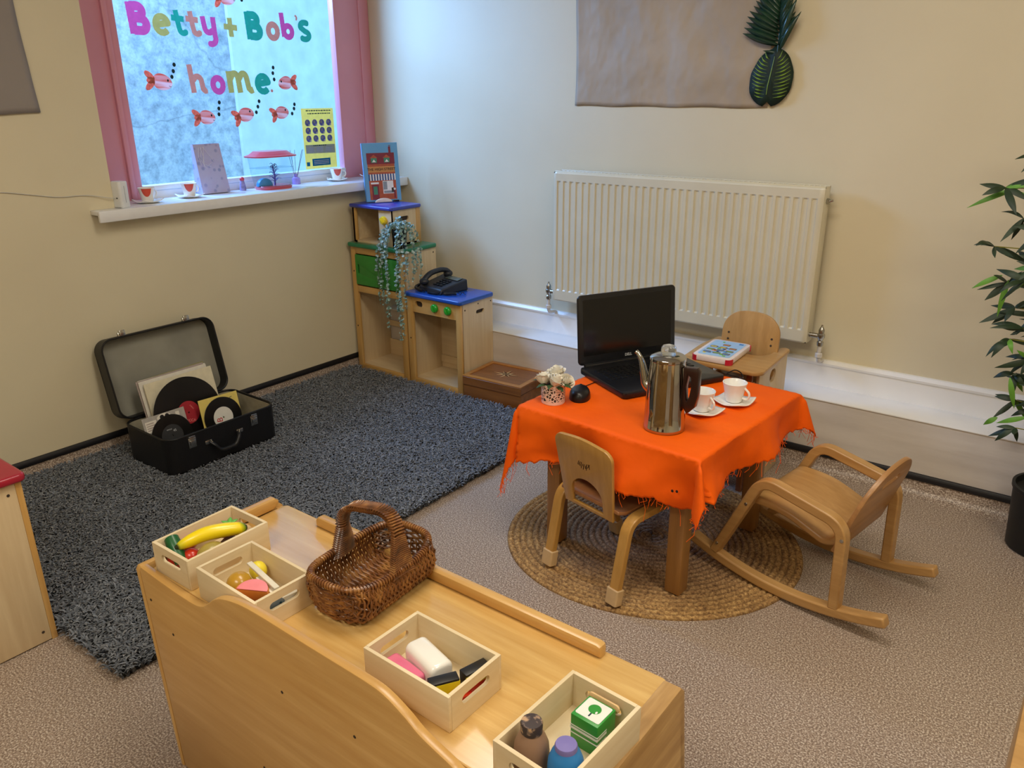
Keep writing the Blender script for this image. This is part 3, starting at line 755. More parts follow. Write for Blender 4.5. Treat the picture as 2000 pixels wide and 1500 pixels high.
# reed diffuser, toy figure
t = thing('reed_diffuser', 'purple reed diffuser bottle with thin sticks behind the fish tank', 'reed diffuser', (-.155, -.6, ZS))
mb = MB(); mb.lathe([(0, 0), (.02, 0), (.021, .004), (.02, .03), (.009, .036), (.008, .05), (.006, .05), (.006, .036), (0, .034)], 20); mb.build('bottle', plain('purple_glass', '#a98fd4', .1, var=.05, alpha=.75), t)
mb = MB()
for a, c in ((.02, -.05), (.0, -.02), (-.01, .015), (.01, .045), (0, .06)): mb.tube([(0, 0, .01), (a, c, .165)], .0011, 5)
mb.build('reeds', plain('reed_brown', '#5d5a63', .7), t)
t = thing('toy_figure', 'tiny red headed lilac toy figure beside the fish tank', 'toy figure', (-.13, -.93, ZS))
MB().lathe([(0, 0), (.014, 0), (.016, .01), (.012, .03), (.009, .045), (0, .046)], 16).build('body', plain('lilac_plastic', '#8d86b6', .5, var=.3, scale=90), t)
MB().ball((0, 0, .052), .011).build('head', REDP, t)

# ================================================================== PLAY KITCHEN
LIDG = plain('green_laminate', '#137a52', .3, coat=.3, var=.05); LIDB = plain('blue_laminate', '#1a4ea8', .3, coat=.3, var=.05); LIDV = plain('violet_blue_laminate', '#3a44a8', .3, coat=.3, var=.05)
DOORG = plain('grass_green_door', '#2f8a32', .4, coat=.15, var=.05); KNOBG = plain('green_knob', '#2ba32f', .3, coat=.4); KNOBY = plain('yellow_knob', '#e8c61f', .3, coat=.4)
INNER = ply('z')
def screws(mb, pts, nrm):
    for p in pts: mb.cyl(V(p), V(p)+V(nrm)*.0012, .0042, .0035, 10)
# tall fridge unit: x 0 - .385, y -.415 .. -.168
t = thing('play_fridge', 'tall wooden play fridge unit with green top and green door in the corner', 'play kitchen unit', (0, -.415, 0))
Wt, Dt, Ht = .385, .245, .68
for xx, nm in ((.002, 'side_panel'), (Wt-.014, 'side_panel')):
    mb = MB(); mb.box(xx, xx+.012, .014, Dt, .0, Ht, bev=.001); mb.build(nm, ply('z'), t)
mb = MB()
mb.box(.002, .036, 0, .016, 0, Ht, bev=.002); mb.box(Wt-.036, Wt, 0, .016, 0, Ht, bev=.002); mb.split('upright', birch('z'), t)
mb = MB()
for z0, z1 in ((0, .035), (.44, .475), (.645, Ht)): mb.box(.036, Wt-.036, .001, .016, z0, z1, bev=.0015)
mb.split('cross_rail', birch('x'), t)
mb = MB(); mb.box(.014, Wt-.014, .016, Dt-.008, .022, .03); mb.box(.014, Wt-.014, .016, Dt-.008, .452, .46); mb.box(.014, Wt-.014, Dt-.01, Dt-.004, .02, .12); mb.box(.014, Wt-.014, Dt-.012, Dt-.004, .2, .23); mb.box(.014, Wt-.014, Dt-.01, Dt-.004, .45, Ht); mb.split('shelf', ply('x'), t)
mb = MB(); mb.prism(slot(.19, .2, .12, .05), 0, .001, X=T(0, Dt, 0) @ XZ) if False else None
d = MB(); d.prism([(.036, .482), (.349, .482), (.349, .640), (.036, .640)], -.004, .008, holes=[slot(.058, .565, .012, .05)], X=T(0, .004, 0) @ XZ, bev=.0015); dr = d.build('door', DOORG, t)
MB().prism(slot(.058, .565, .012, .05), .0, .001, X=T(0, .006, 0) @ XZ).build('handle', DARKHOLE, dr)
mb = MB(); mb.prism(rrect(-.012, Wt+.012, -.016, Dt+.002, .02), .68, .701, bev=.007, seg=3); mb.build('lid', LIDG, t)
mb = MB(); screws(mb, [(Wt-.002, .035, .645), (Wt-.002, Dt-.02, .655), (Wt-.002, .03, .25)], (1, 0, 0)); screws(mb, [(.018, 0, .25), (.018, 0, .55)], (0, -1, 0)); mb.split('screw', DARKHOLE, t)

# cooker: x .39 - .755
t = thing('play_cooker', 'low wooden play cooker with blue top and green dials', 'play kitchen unit', (.392, -.412, 0))
Wt, Dt, Ht = .365, .243, .472
MB().box(.002, .014, .014, Dt, 0, Ht, bev=.001).build('side_panel', ply('z'), t)
mb = MB(); mb.prism([(.012, 0), (Dt, 0), (Dt, Ht), (.012, Ht)], 0, .012, holes=[slot(.145, .414, .062, .02)], X=T(Wt-.012, 0, 0) @ YZ); mb.build('side_panel', ply('z'), t)
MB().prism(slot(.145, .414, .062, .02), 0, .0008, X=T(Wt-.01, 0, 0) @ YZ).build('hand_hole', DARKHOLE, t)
mb = MB(); mb.box(.002, .04, 0, .016, 0, Ht, bev=.002); mb.box(Wt-.034, Wt, 0, .016, 0, Ht, bev=.002); mb.split('upright', birch('z'), t)
mb = MB(); mb.box(.04, Wt-.034, .001, .016, 0, .036, bev=.0015); mb.prism([(.04, .392), (Wt-.034, .392), (Wt-.034, Ht), (.04, Ht)], -.016, -.001, holes=[slot(.085, .436, .05, .03)], X=XZ); mb.split('cross_rail', birch('x'), t)
mb = MB(); mb.box(.014, Wt-.012, .016, Dt-.008, .022, .03); mb.box(.014, Wt-.012, Dt-.012, Dt-.004, .06, .1); mb.box(.014, Wt-.012, Dt-.006, Dt-.002, .03, Ht); mb.split('shelf', ply('x'), t)
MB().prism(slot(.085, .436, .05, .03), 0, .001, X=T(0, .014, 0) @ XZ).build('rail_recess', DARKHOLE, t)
for kx in (.196, .283):
    mb = MB(); P = M.Translation((kx, 0, .432)) @ RX(90)
    mb.lathe([(0, 0), (.021, 0), (.022, .004), (.021, .01), (.017, .014), (0, .015)], 22, X=P); mb.box(-.005, .005, -.017, .017, .014, .023, bev=.003, X=P @ RZ(25))
    mb.build('dial', KNOBG, t)
mb = MB(); mb.prism(rrect(-.004, Wt+.012, -.018, Dt+.002, .018), .472, .493, bev=.006, seg=3); mb.build('lid', LIDB, t)
mb = MB(); screws(mb, [(Wt, .03, .44), (Wt, .13, .455), (Wt, Dt-.015, .45)], (1, 0, 0)); screws(mb, [(.02, 0, .25)], (0, -1, 0)); mb.split('screw', DARKHOLE, t)

# microwave on the fridge: x .015 - .305
t = thing('play_microwave', 'small wooden play microwave with blue top and yellow dial on the fridge unit', 'play kitchen unit', (.018, -.398, .701))
Wt, Dt, Ht = .285, .205, .18
mb = MB(); mb.prism([(.0, 0), (Dt, 0), (Dt, Ht), (.0, Ht)], 0, .01, X=T(0, 0, 0) @ YZ); mb.build('side_panel', birch('z'), t)
mb = MB(); mb.prism([(.0, 0), (Dt-.03, 0), (Dt-.03, Ht), (.0, Ht)], 0, .01, holes=[slot(.09, .135, .062, .022)], X=T(Wt-.01, 0, 0) @ YZ); mb.build('side_panel', ply('z'), t)
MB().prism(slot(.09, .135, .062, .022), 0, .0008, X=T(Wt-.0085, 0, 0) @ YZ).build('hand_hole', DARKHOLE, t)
mb = MB(); mb.box(Wt-.012, Wt+.002, Dt-.03, Dt, 0, Ht, bev=.001); mb.box(0, .026, 0, .012, 0, Ht, bev=.001); mb.split('upright', birch('z'), t)
mb = MB(); mb.box(.195, Wt, -.001, .012, 0, Ht, bev=.0015); mb.build('control_panel', ply('z'), t)
mb = MB(); mb.box(.0, Wt, 0, Dt, 0, .012, bev=.001); mb.box(.0, Wt, Dt-.008, Dt-.002, .012, Ht); mb.box(.01, .012, 0, Dt, 0, Ht); mb.box(.195, .199, .01, Dt, .01, Ht); mb.build('inner_box', ply('x'), t)
MB().prism(slot(.08, .15, .06, .022), 0, .001, X=T(0, Dt-.0095, 0) @ XZ).build('back_hole', plain('light_gap', '#d8d4c8', .6), t)
P = M.Translation((.235, -.001, .13)) @ RX(90)
mb = MB(); mb.lathe([(0, 0), (.021, 0), (.022, .004), (.021, .011), (.017, .016), (0, .017)], 22, X=P); mb.box(-.005, .005, -.017, .017, .014, .024, bev=.003, X=P @ RZ(50)); mb.build('dial', KNOBY, t)
mb = MB(); mb.prism(rrect(-.012, Wt+.014, -.016, Dt+.004, .016), Ht, Ht+.018, bev=.006, seg=3); mb.build('lid', LIDV, t)
ZM = .701+Ht+.018

# picture book on a small stand
SKY = plain('book_sky', '#5fa6dd', .35, coat=.3, var=.06, scale=8); BRICK = plain('book_brick', '#b0563f', .4, var=.12, scale=60); ROOF = plain('book_roof', '#7d2740', .4, var=.1)
SIGN = plain('book_sign', '#c98f57', .4); NAVY = plain('book_navy', '#24508f', .4); BWH = plain('book_white', '#e8ecef', .4); BGREEN = plain('book_green', '#3f8c74', .4); PAGE = plain('page_edge', '#e6e0d2', .7); BDARK = plain('book_dark', '#2b211f', .5); BGREY = plain('book_grey', '#8d9aa3', .5)
t = thing('picture_book', 'blue picture book with a brick shop front standing on the play microwave', 'book', (.118, -.262, ZM+.004), 62)
BM = [SKY, BRICK, ROOF, SIGN, NAVY, BWH, BGREEN, BDARK, BGREY]
Wb, Hb = .188, .292; A = T(-Wb/2, 0, 0) @ RX(-7)
mb = MB(); mb.box(0, Wb, 0, .003, 0, Hb, bev=.001, X=A); mb.box(0, Wb, .014, .017, 0, Hb, bev=.001, X=A); mb.box(0, .003, 0, .017, 0, Hb, bev=.001, X=A)
B = A @ XZ; k = [0]
def rc(x0, x1, z0, z1, m_, lv=1): mb.prism([(x0*Wb, z0*Hb), (x1*Wb, z0*Hb), (x1*Wb, z1*Hb), (x0*Wb, z1*Hb)], 0, .0003*lv, X=B, mat=m_)
rc(.12, .88, .03, .66, 1); rc(.11, .89, .64, .83, 2, 2); rc(.74, .8, .83, .93, 2, 2); rc(.755, .77, .93, .96, 2, 2); rc(.785, .8, .93, .96, 2, 2)
for cx in (.31, .67):
    mb.prism([((cx-.11)*Wb, .745*Hb), ((cx+.11)*Wb, .745*Hb), (cx*Wb, .80*Hb)], 0, .0009, X=B, mat=1); rc(cx-.08, cx+.08, .665, .745, 6, 3); mb.prism([((cx-.055)*Wb, .675*Hb), ((cx+.055)*Wb, .675*Hb), (cx*Wb, .72*Hb)], 0, .0012, X=B, mat=5)
rc(.13, .87, .5, .6, 3, 3); rc(.12, .88, .36, .47, 5, 3)
for i in range(10): rc(.12+.076*i, .158+.076*i, .36, .47, 4, 4)
rc(.5, .8, .13, .35, 5, 3); rc(.51, .62, .2, .34, 8, 4); rc(.52, .79, .14, .18, 8, 4); rc(.74, .82, .15, .23, 7, 4); rc(.80, .845, .05, .19, 2, 5)
mb.prism(ell(.825*Wb, .205*Hb, .006, .006, 10), 0, .002, X=B, mat=5)
rc(.19, .38, .03, .29, 2, 3); rc(.23, .34, .12, .26, 6, 4); rc(.17, .39, .3, .33, 5, 4)
vs, fs = textmesh('THE HIGH STREET', .0185, .0002); mb.add(vs, fs, 7, B @ T(.5*Wb, .55*Hb, .0012))
vs, fs = textmesh('BOOKSHOP', .012); mb.add(vs, fs, 4, B @ T(.5*Wb, .415*Hb, .0016)) if False else None
bk = mb.build('cover', BM, t, smooth=0)
MB().box(.003, Wb-.003, .003, .014, .003, Hb-.003, X=A).build('pages', PAGE, t, smooth=0)
t = thing('book_stand', 'small clear stand with a white rounded stop under the picture book', 'book stand', (.118, -.262, ZM), 62)
MB().box(-.07, .07, -.04, .075, 0, .003, bev=.001).build('base_plate', ACR, t)
MB().prism([(.045*cos(R(a)), .02*sin(R(a))) for a in range(0, 181, 12)], .022, .03, X=T(-.01, 0, .003) @ XZ, bev=.002).build('rounded_stop', plain('cream_plastic', '#efe7d2', .4), t)
MB().box(.04, .07, -.036, -.03, .003, .012, bev=.001).build('corner_stop', BLACKP, t)

# trailing plant on the green top
POTB = plain('navy_black_pot', '#14181f', .5)
t = thing('trailing_plant', 'trailing artificial eucalyptus in a small dark pot on the green top', 'potted plant', (.352, -.392, .701))
MB().lathe([(0, 0), (.028, 0), (.034, .075), (.037, .078), (.037, .09), (.033, .09), (.03, .078), (0, .075)], 24).build('pot', POTB, t)
EUC, nt, b = mk('eucalyptus_leaf'); n = tex(nt, 'noise', 60); r = ramp(nt, n.outputs['Fac'], [(.3, lin('#5b8079')), (.5, lin('#86a69d')), (.68, lin('#c3d3cf'))]); nt.links.new(r.outputs['Color'], b.inputs['Base Color']); b.inputs['Roughness'].default_value = .6
mb = MB(); st = MB(); rnd = random.Random(3)
def disc(c, nrm, rad):
    if c[0] < -.036 and c[1] > -.02 and c[2] < .19: return
    nrm = V(nrm).normalized(); u = nrm.orthogonal().normalized(); w_ = nrm.cross(u)
    vs = [V(c)+nrm*.001]+[V(c)+u*rad*cos(2*pi*k/9)+w_*rad*.86*sin(2*pi*k/9) for k in range(9)]
    mb.add(vs, [(0, 1+k, 1+(k+1) % 9) for k in range(9)])
trails = [(-.13, -.03, -.30), (-.115, -.035, -.19), (-.10, -.04, -.33), (-.045, -.05, -.35), (-.035, -.055, -.42), (.030, -.052, -.40), (.036, -.05, -.46), (.048, -.045, -.44), (.065, -.01, -.19), (.085, .01, -.18), (.06, -.035, -.30), (-.06, -.045, -.12), (.09, .06, -.17), (.075, .04, -.13), (-.09, -.03, -.1)]
for ex, ey, ez in trails:
    a = atan2(ey, ex); P = [(0, 0, .085), (.35*ex, .35*ey, .115+.02*rnd.random()), (.8*ex, .85*ey-.005, .06+.03*rnd.random()), (ex, ey-.01, -.03), (ex+rnd.uniform(-.012, .012), ey-.012, ez*.5), (ex+rnd.uniform(-.018, .018), ey-.012, ez)]
    P = fillet(P, .05, 5); st.tube(P, .0009, 5)
    L = 0
    for i in range(len(P)-1):
        p, q = V(P[i]), V(P[i+1]); sl = (q-p).length
        for kk in range(max(1, int(sl/.0125))):
            c = p.lerp(q, rnd.random()); taper = .55+.45*min(1, max(0, (c.z-ez)/.12))
            for sg in (-1, 1):
                off = V((rnd.uniform(-1, 1), rnd.uniform(-1, .3), rnd.uniform(-.3, .3)))*.008
                disc(c+off, (rnd.uniform(-1, 1), rnd.uniform(-1.3, .2), rnd.uniform(-.2, 1.1)), rnd.uniform(.0055, .0095)*taper)
for i in range(120):
    a = rnd.uniform(0, 2*pi); r_ = rnd.uniform(0, .075); disc((r_*cos(a), r_*sin(a)*.8, .100+.05*(1-r_/.075)*rnd.random()+.012), (rnd.uniform(-1, 1), rnd.uniform(-1, 1), 1), rnd.uniform(.005, .009))
mb.build('foliage', EUC, t, smooth=0); st.build('stem', plain('grey_green_stem', '#6f7f70', .6), t)

# toy telephone on the cooker
PH = plain('phone_charcoal', '#262a33', .45, var=.08); PH2 = plain('phone_dark', '#15171d', .4)
t = thing('telephone', 'dark corded desk telephone on the blue topped play cooker', 'telephone', (.527, -.285, .4935), -8)
mb = MB(); mb.add([(-.09, -.085, 0), (.09, -.085, 0), (.1, .085, 0), (-.1, .085, 0), (-.085, -.08, .026), (.085, -.08, .026), (.095, .085, .056), (-.095, .085, .056)], [(3, 2, 1, 0), (4, 5, 6, 7), (0, 1, 5, 4), (1, 2, 6, 5), (2, 3, 7, 6), (3, 0, 4, 7)])
mb.build('base', PH, t, bevel=.006)
tilt = T(0, -.08, .027) @ RX(10.5)
mb = MB()
for i in range(3):
    for j in range(4): mb.box(-.012+i*.023, .004+i*.023, .03+j*.02, .043+j*.02, 0, .006, bev=.002, X=tilt)
mb.build('key', PH2, t)
MB().box(-.02, .075, .118, .155, 0, .004, bev=.002, X=tilt).build('display', plain('lcd', '#5d655d', .25), t)
mb = MB(); hs = [(-.058, -.075, .042), (-.058, -.06, .062), (-.058, -.03, .08), (-.058, .01, .087), (-.058, .05, .088), (-.058, .08, .08), (-.058, .095, .066)]
mb.tube(fillet(hs, .03, 6), [.018 if False else .017]*len(fillet(hs, .03, 6)), 12, flat=.75); mb.ball((-.058, -.07, .045), .025, .024, .018); mb.ball((-.058, .088, .062), .025, .024, .018); mb.build('handset', PH, t)
P = []
base = fillet([(-.085, -.06, .02), (-.112, -.05, .02), (-.115, -.085, .01), (-.06, -.108, .01), (.05, -.108, .009), (.13, -.06, .009), (.18, .0, .012)], .03, 8)
tot = len(base)-1
for i in range(tot*14):
    u = i/14; j = int(u); p = V(base[j]).lerp(V(base[j+1]), u-j); tdir = (V(base[j+1])-V(base[j])).normalized(); s1 = tdir.cross(V((0, 0, 1))).normalized(); a = i*2*pi/7
    P.append(p+s1*.0065*cos(a)+V((0, 0, 1))*(.0065*sin(a)))
MB().tube(P, .0017, 5).build('coiled_cord', PH2, t)

# inlaid chest
t = thing('wooden_chest', 'polished wooden chest with a star inlaid lid beside the play cooker', 'chest', (.786, -.442, 0), 4)
Wc, Dc, Hc = .335, .255, .132
mb = MB(); mb.box(0, Wc, 0, Dc, 0, .092, bev=.003); mb.build('box', pine('x'), t)
mb = MB(); mb.prism(rrect(-.003, Wc+.003, -.003, Dc+.003, .004), .094, Hc-.003, X=None); fr_ = MB()
mb.build('lid', pine('x'), t, bevel=.002)
mb = MB(); mb.prism(rrect(-.003, Wc+.003, -.003, Dc+.003, .004), Hc-.003, Hc+.003, holes=[[(.022, .022), (Wc-.022, .022), (Wc-.022, Dc-.022), (.022, Dc-.022)]], bev=.0015); mb.build('lid_border', wood('honey_pine', '#a8692c', '#c08540', 'x', .3, .4), t)
mb = MB(); mb.cur = 0; mb.box(.022, Wc-.022, .022, Dc-.022, Hc-.004, Hc-.001)
cx, cy = Wc/2, Dc/2
for i in range(8):
    a = i*pi/4; L = .062 if i % 2 == 0 else .045
    for sg in (1, -1):
        mb.prism([(cx, cy), (cx+L*cos(a)*1.15, cy+L*sin(a)*.9), (cx+.017*cos(a+sg*.55), cy+.017*sin(a+sg*.55))], Hc-.0012, Hc-.0002, mat=1 if sg > 0 else 2)
mb.build('inlay', [wood('walnut_veneer', '#7a4826', '#925a30', 'x', .3, .4), plain('pale_inlay', '#d9b27a', .3, coat=.3), plain('dark_inlay', '#4a2a17', .3, coat=.3)], t, smooth=0)
MB().box(.0, Wc, -.0035, .0, .088, .095, bev=.001).build('lid_moulding', pine('x'), t)

# ================================================================== SHAG RUG
RX0, RX1, RY0, RY1 = .0, 1.385, -2.495, -.45
t = thing('shag_rug', 'large dark grey shag rug covering the floor below the window', 'rug', (0, 0, 0))
RUGB = plain('rug_backing', '#23262b', .95)
MB().box(RX0+.01, RX1-.01, RY0+.01, RY1-.01, 0, .014).build('backing', RUGB, t, smooth=0)
m, nt, b = mk('shag_pile')
at = nt.nodes.new('ShaderNodeAttribute'); at.attribute_name = 'shade'
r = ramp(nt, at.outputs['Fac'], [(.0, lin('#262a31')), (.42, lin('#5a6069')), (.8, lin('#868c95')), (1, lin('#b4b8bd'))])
nt.links.new(r.outputs['Color'], b.inputs['Base Color']); b.inputs['Roughness'].default_value = .75; b.inputs['Sheen Weight'].default_value = .3
rg = np.random.default_rng(5); N = 95000
px = rg.uniform(RX0, RX1, N); py = rg.uniform(RY0, RY1, N); dr = rg.uniform(0, 2*pi, N)
Ln = rg.uniform(.022, .036, N); wd_ = rg.uniform(.0022, .0038, N); tone = np.clip(rg.normal(.5, .2, N), .02, .98)
patch = np.array([MN.noise(V((a*4, c*4, 1.5))) for a, c in zip(px, py)]); tone = np.clip(tone+.12*patch, .02, .98)
dx, dy = np.cos(dr), np.sin(dr); sx, sy = -dy, dx
lev = [(0, .004, .9), (.30, .020, 1), (.62, .030, .9), (1.0, .030, .25)]
vs = np.zeros((N, 8, 3)); sh = np.zeros((N, 8))
zj = rg.uniform(.8, 1.15, N)
for i, (u, z, q) in enumerate(lev):
    for j, sg in ((0, -1), (1, 1)):
        vs[:, i*2+j, 0] = px+dx*Ln*u*.9+sg*sx*wd_*q; vs[:, i*2+j, 1] = py+dy*Ln*u*.9+sg*sy*wd_*q; vs[:, i*2+j, 2] = z*zj*(.9+.2*tone)
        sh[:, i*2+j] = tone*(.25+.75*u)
fc = []
base_ = (np.arange(N)*8)[:, None]
quads = np.concatenate([base_+np.array([[i*2, i*2+1, i*2+3, i*2+2]]) for i in range(3)], axis=1).reshape(-1, 4)
me = bpy.data.meshes.new('pile'); me.vertices.add(N*8); me.vertices.foreach_set('co', vs.reshape(-1)); nq = len(quads)
me.loops.add(nq*4); me.loops.foreach_set('vertex_index', quads.reshape(-1).astype(np.int32)); me.polygons.add(nq); me.polygons.foreach_set('loop_start', np.arange(0, nq*4, 4, dtype=np.int32)); me.polygons.foreach_set('use_smooth', np.ones(nq, dtype=bool))
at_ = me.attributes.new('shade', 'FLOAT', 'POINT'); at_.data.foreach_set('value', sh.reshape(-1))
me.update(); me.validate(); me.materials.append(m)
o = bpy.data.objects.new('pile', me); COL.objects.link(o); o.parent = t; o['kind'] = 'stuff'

# ================================================================== SUITCASE OF RECORDS
LEATH = plain('black_leatherette', '#111114', .42, var=.15, scale=160, bmp=.25); LINING = plain('grey_lining', '#8a887c', .85, var=.18, scale=5); LINB = plain('beige_lining', '#9c9580', .85, var=.1)
t = thing('suitcase', 'open black vintage suitcase full of records on the shag rug', 'suitcase', (.135, -1.805, .03))
Lx, Ly, Hs = .335, .505, .147
outer = rrect(0, Lx, 0, Ly, .05, 8); inner = rrect(.006, Lx-.006, .006, Ly-.006, .045, 8)
mb = MB(); mb.prism(outer, 0, Hs, holes=[inner]); mb.prism(outer, 0, .004); mb.tube([(x, y, Hs) for x, y in rrect(.003, Lx-.003, .003, Ly-.003, .048, 8)], .0042, 8, closed=True)
mb.build('body', LEATH, t)
mb = MB(); mb.prism(rrect(.0062, Lx-.0062, .0062, Ly-.0062, .045, 8), .004, Hs-.006, holes=[rrect(.008, Lx-.008, .008, Ly-.008, .043, 8)]); mb.prism(inner, .004, .006); mb.build('lining', LINB, t)
lid = MB(); hinge = T(.0, 0, Hs+.004) @ RY(-103) @ T(0, 0, 0)
# lid modelled closed (over the body, opening downwards), then swung back about its rear edge
Hl = .06
def lidbox(mbx, o_, i_, z0, z1): mbx.prism(o_, z0, z1, holes=[i_], X=hinge)
lid.prism(outer, 0, Hl, holes=[inner], X=hinge); lid.prism(outer, Hl-.004, Hl+.002, X=hinge); lid.tube([hinge @ V((x, y, 0)) for x, y in rrect(.003, Lx-.003, .003, Ly-.003, .048, 8)], .0042, 8, closed=True)
ld = lid.build('lid', LEATH, t)
mb = MB(); mb.prism(inner, Hl-.0065, Hl-.0042, X=hinge); mb.build('lid_lining', LINING, ld)
mb = MB()
for yy in (.1, .385):
    mb.box(Lx-.004, Lx+.016, yy-.016, yy+.016, .0, .012, bev=.003, X=hinge); mb.box(Lx+.004, Lx+.024, yy-.012, yy+.012, -.008, .003, bev=.002, X=hinge)
mb.build('lid_hasp', STEEL, ld)
for yy in (.1, .385):
    mb = MB(); mb.box(Lx-.001, Lx+.005, yy-.017, yy+.017, Hs-.055, Hs-.012, bev=.003); mb.box(Lx+.004, Lx+.010, yy-.012, yy+.012, Hs-.042, Hs-.022, bev=.002); mb.box(Lx, Lx+.007, yy-.014, yy+.014, Hs-.012, Hs-.005, bev=.002); mb.split('latch', STEEL, t)
mb = MB(); hp = fillet([(Lx+.004, .175, Hs-.055), (Lx+.022, .185, Hs-.068), (Lx+.026, .205, Hs-.098), (Lx+.026, .275, Hs-.098), (Lx+.022, .295, Hs-.068), (Lx+.004, .305, Hs-.055)], .03, 6); mb.tube(hp, .0085, 10, flat=.7)
hd = mb.build('handle', LEATH, t)
mb = MB()
for yy in (.168, .312): mb.box(Lx-.001, Lx+.006, yy-.016, yy+.016, Hs-.064, Hs-.046, bev=.004); mb.tube([(Lx+.008, yy+.006*(1 if yy < .2 else -1), Hs-.047), (Lx+.014, yy+.01*(1 if yy < .2 else -1), Hs-.055), (Lx+.008, yy+.006*(1 if yy < .2 else -1), Hs-.064)], .0028, 6)
mb.build('handle_mount', STEEL, hd)

VINYLM, nt, b = mk('record_vinyl')
tc = nt.nodes.new('ShaderNodeTexCoord'); sp = nt.nodes.new('ShaderNodeVectorMath'); sp.operation = 'LENGTH'; nt.links.new(tc.outputs['Object'], sp.inputs[0])
wv = nt.nodes.new('ShaderNodeMath'); wv.operation = 'MULTIPLY'; wv.inputs[1].default_value = 2600; nt.links.new(sp.outputs['Value'], wv.inputs[0]); sn = nt.nodes.new('ShaderNodeMath'); sn.operation = 'SINE'; nt.links.new(wv.outputs[0], sn.inputs[0])
b.inputs['Base Color'].default_value = lin('#0b0b0d'); b.inputs['Roughness'].default_value = .28; bump(nt, b, sn.outputs[0], .15, .0006)
def plate(name, lab, cat, c, w_, h_, th, leanx, roll, mat, group=None, yaw=0):
    """a flat card standing on its lower edge: c is its bottom centre, leaning back towards the window wall"""
    o = MB().box(-th, 0, -w_/2, w_/2, 0, h_, bev=min(.0008, th*.4)).build(name, mat, smooth=0)
    o.matrix_world = T(*c) @ RZ(yaw) @ RY(-leanx) @ RX(roll)
    return tag(o, lab, cat, group)
CREAM = plain('cream_sleeve', '#d9d0b4', .7, var=.06); MAUVE = plain('mauve_grey_sleeve', '#a89a95', .7); OLIVE = plain('olive_edge_sleeve', '#8f8a5e', .7); WHITEC = plain('white_sleeve', '#d8d3c8', .7)
bz = .04
slv = [(.156, .300, OLIVE, 'olive edged record sleeve at the back of the suitcase stack', 1.5, .010), (.166, .298, WHITEC, 'white record sleeve standing second from the suitcase lid', -.5, .0), (.176, .303, MAUVE, 'mauve grey record sleeve behind the white edged one', 1, -.006), (.186, .300, WHITEC, 'white edged record sleeve directly behind the cream sleeve', 0, -.006), (.205, .292, CREAM, 'cream record sleeve with the large black disc leaning on it', 0, .004)]
for xx, hh, mt, lb, rl, dy in slv:
    plate('record_sleeve', lb, 'record sleeve', (xx+.045, -1.565+dy, bz), .305, hh, .0045, 14, rl, mt, 'long playing record sleeves in the suitcase')
def record(lab, c, rad, lab_r, labmat, leanx, yaw, marks, lm2, group):
    t = thing('record', lab, 'record', (0, 0, 0), 0, group)
    t.matrix_world = T(*c) @ RZ(yaw) @ RY(90-leanx)
    MB().lathe([(.003, 0), (rad-.001, 0), (rad, .0006), (rad-.001, .0014), (lab_r+.012, .0012), (lab_r+.006, .0008), (.003, .0012), (.003, 0)], 64).build('disc', VINYLM, t, smooth=25)
    mb = MB(); mb.prism(ell(0, 0, lab_r, lab_r, 40), .0012, .0016, holes=[ell(0, 0, .0036, .0036, 12)]); lo = mb.build('centre_label', labmat, t, smooth=0)
    if marks:
        mb = MB()
        for s_, off, x_, y_, rot in marks:
            vs, fs = textmesh(s_, off); mb.add(vs, fs, 0, T(x_, y_, .0019) @ RZ(rot))
        mb.build('label_print', lm2, lo, smooth=0)
REDL = plain('red_label', '#a32632', .5, var=.05); GREYL = plain('grey_label', '#2c2d30', .5); WHL = plain('white_label', '#d6d4cd', .5, var=.03)
REDPR = plain('red_print', '#b3303a', .5); LGPR = plain('pale_print', '#b8bcc0', .5); PKPR = plain('pink_print', '#e08a86', .5)
# the disc frame: local x points down the slope, local y towards the kitchen
record('large black record with a red label leaning on the cream sleeve', (.262, -1.585, .182), .150, .048, REDL, 14, 0, [('RECORD', .016, .030, -.012, 90)] if False else [('DECCA', .015, .034, -.004, 78), ('STEREO', .007, -.018, .018, 30)], PKPR, 'records in the suitcase')
def sleeve7(nm, lab, c, yaw, roll, mats, art):
    t = thing('record_sleeve', lab, 'record sleeve', (0, 0, 0), 0, 'small record sleeves in the suitcase')
    t.matrix_world = T(*c) @ RZ(yaw) @ RY(-14) @ RX(roll)
    MB().box(-.0025, 0, -.091, .091, 0, .182, bev=.0005).build('card', mats[0], t, smooth=0)
    mb = MB(); art(mb); mb.build('cover_print', mats[1:], t, smooth=0)
YEL = plain('yellow_sleeve', '#d8c46a', .6, var=.05); GRS = plain('grey_photo_sleeve', '#a5a09a', .6, var=.1); PHOTO = plain('photo_black', '#16161a', .5)
def art_y(mb):
    for yy, zz in ((-.066, .11), (.058, .158)): mb.prism([(yy-.006, zz), (yy+.006, zz+.004), (yy+.005, zz+.008), (yy-.007, zz+.005)], 0, .0003, X=YZ)
sleeve7('y', 'yellow record sleeve holding the white labelled small record', (.350, -1.478, .055), 0, -2, [YEL, OLIVE], art_y)
record('small black record with a white label on the yellow sleeve', (.334, -1.474, .141), .0872, .045, WHL, 14, 0, [('B', .034, -.0, -.02, 90), ('bell', .006, -.016, .016, 95)] if False else [('B', .036, .006, -.018, 172)], REDPR, 'records in the suitcase')
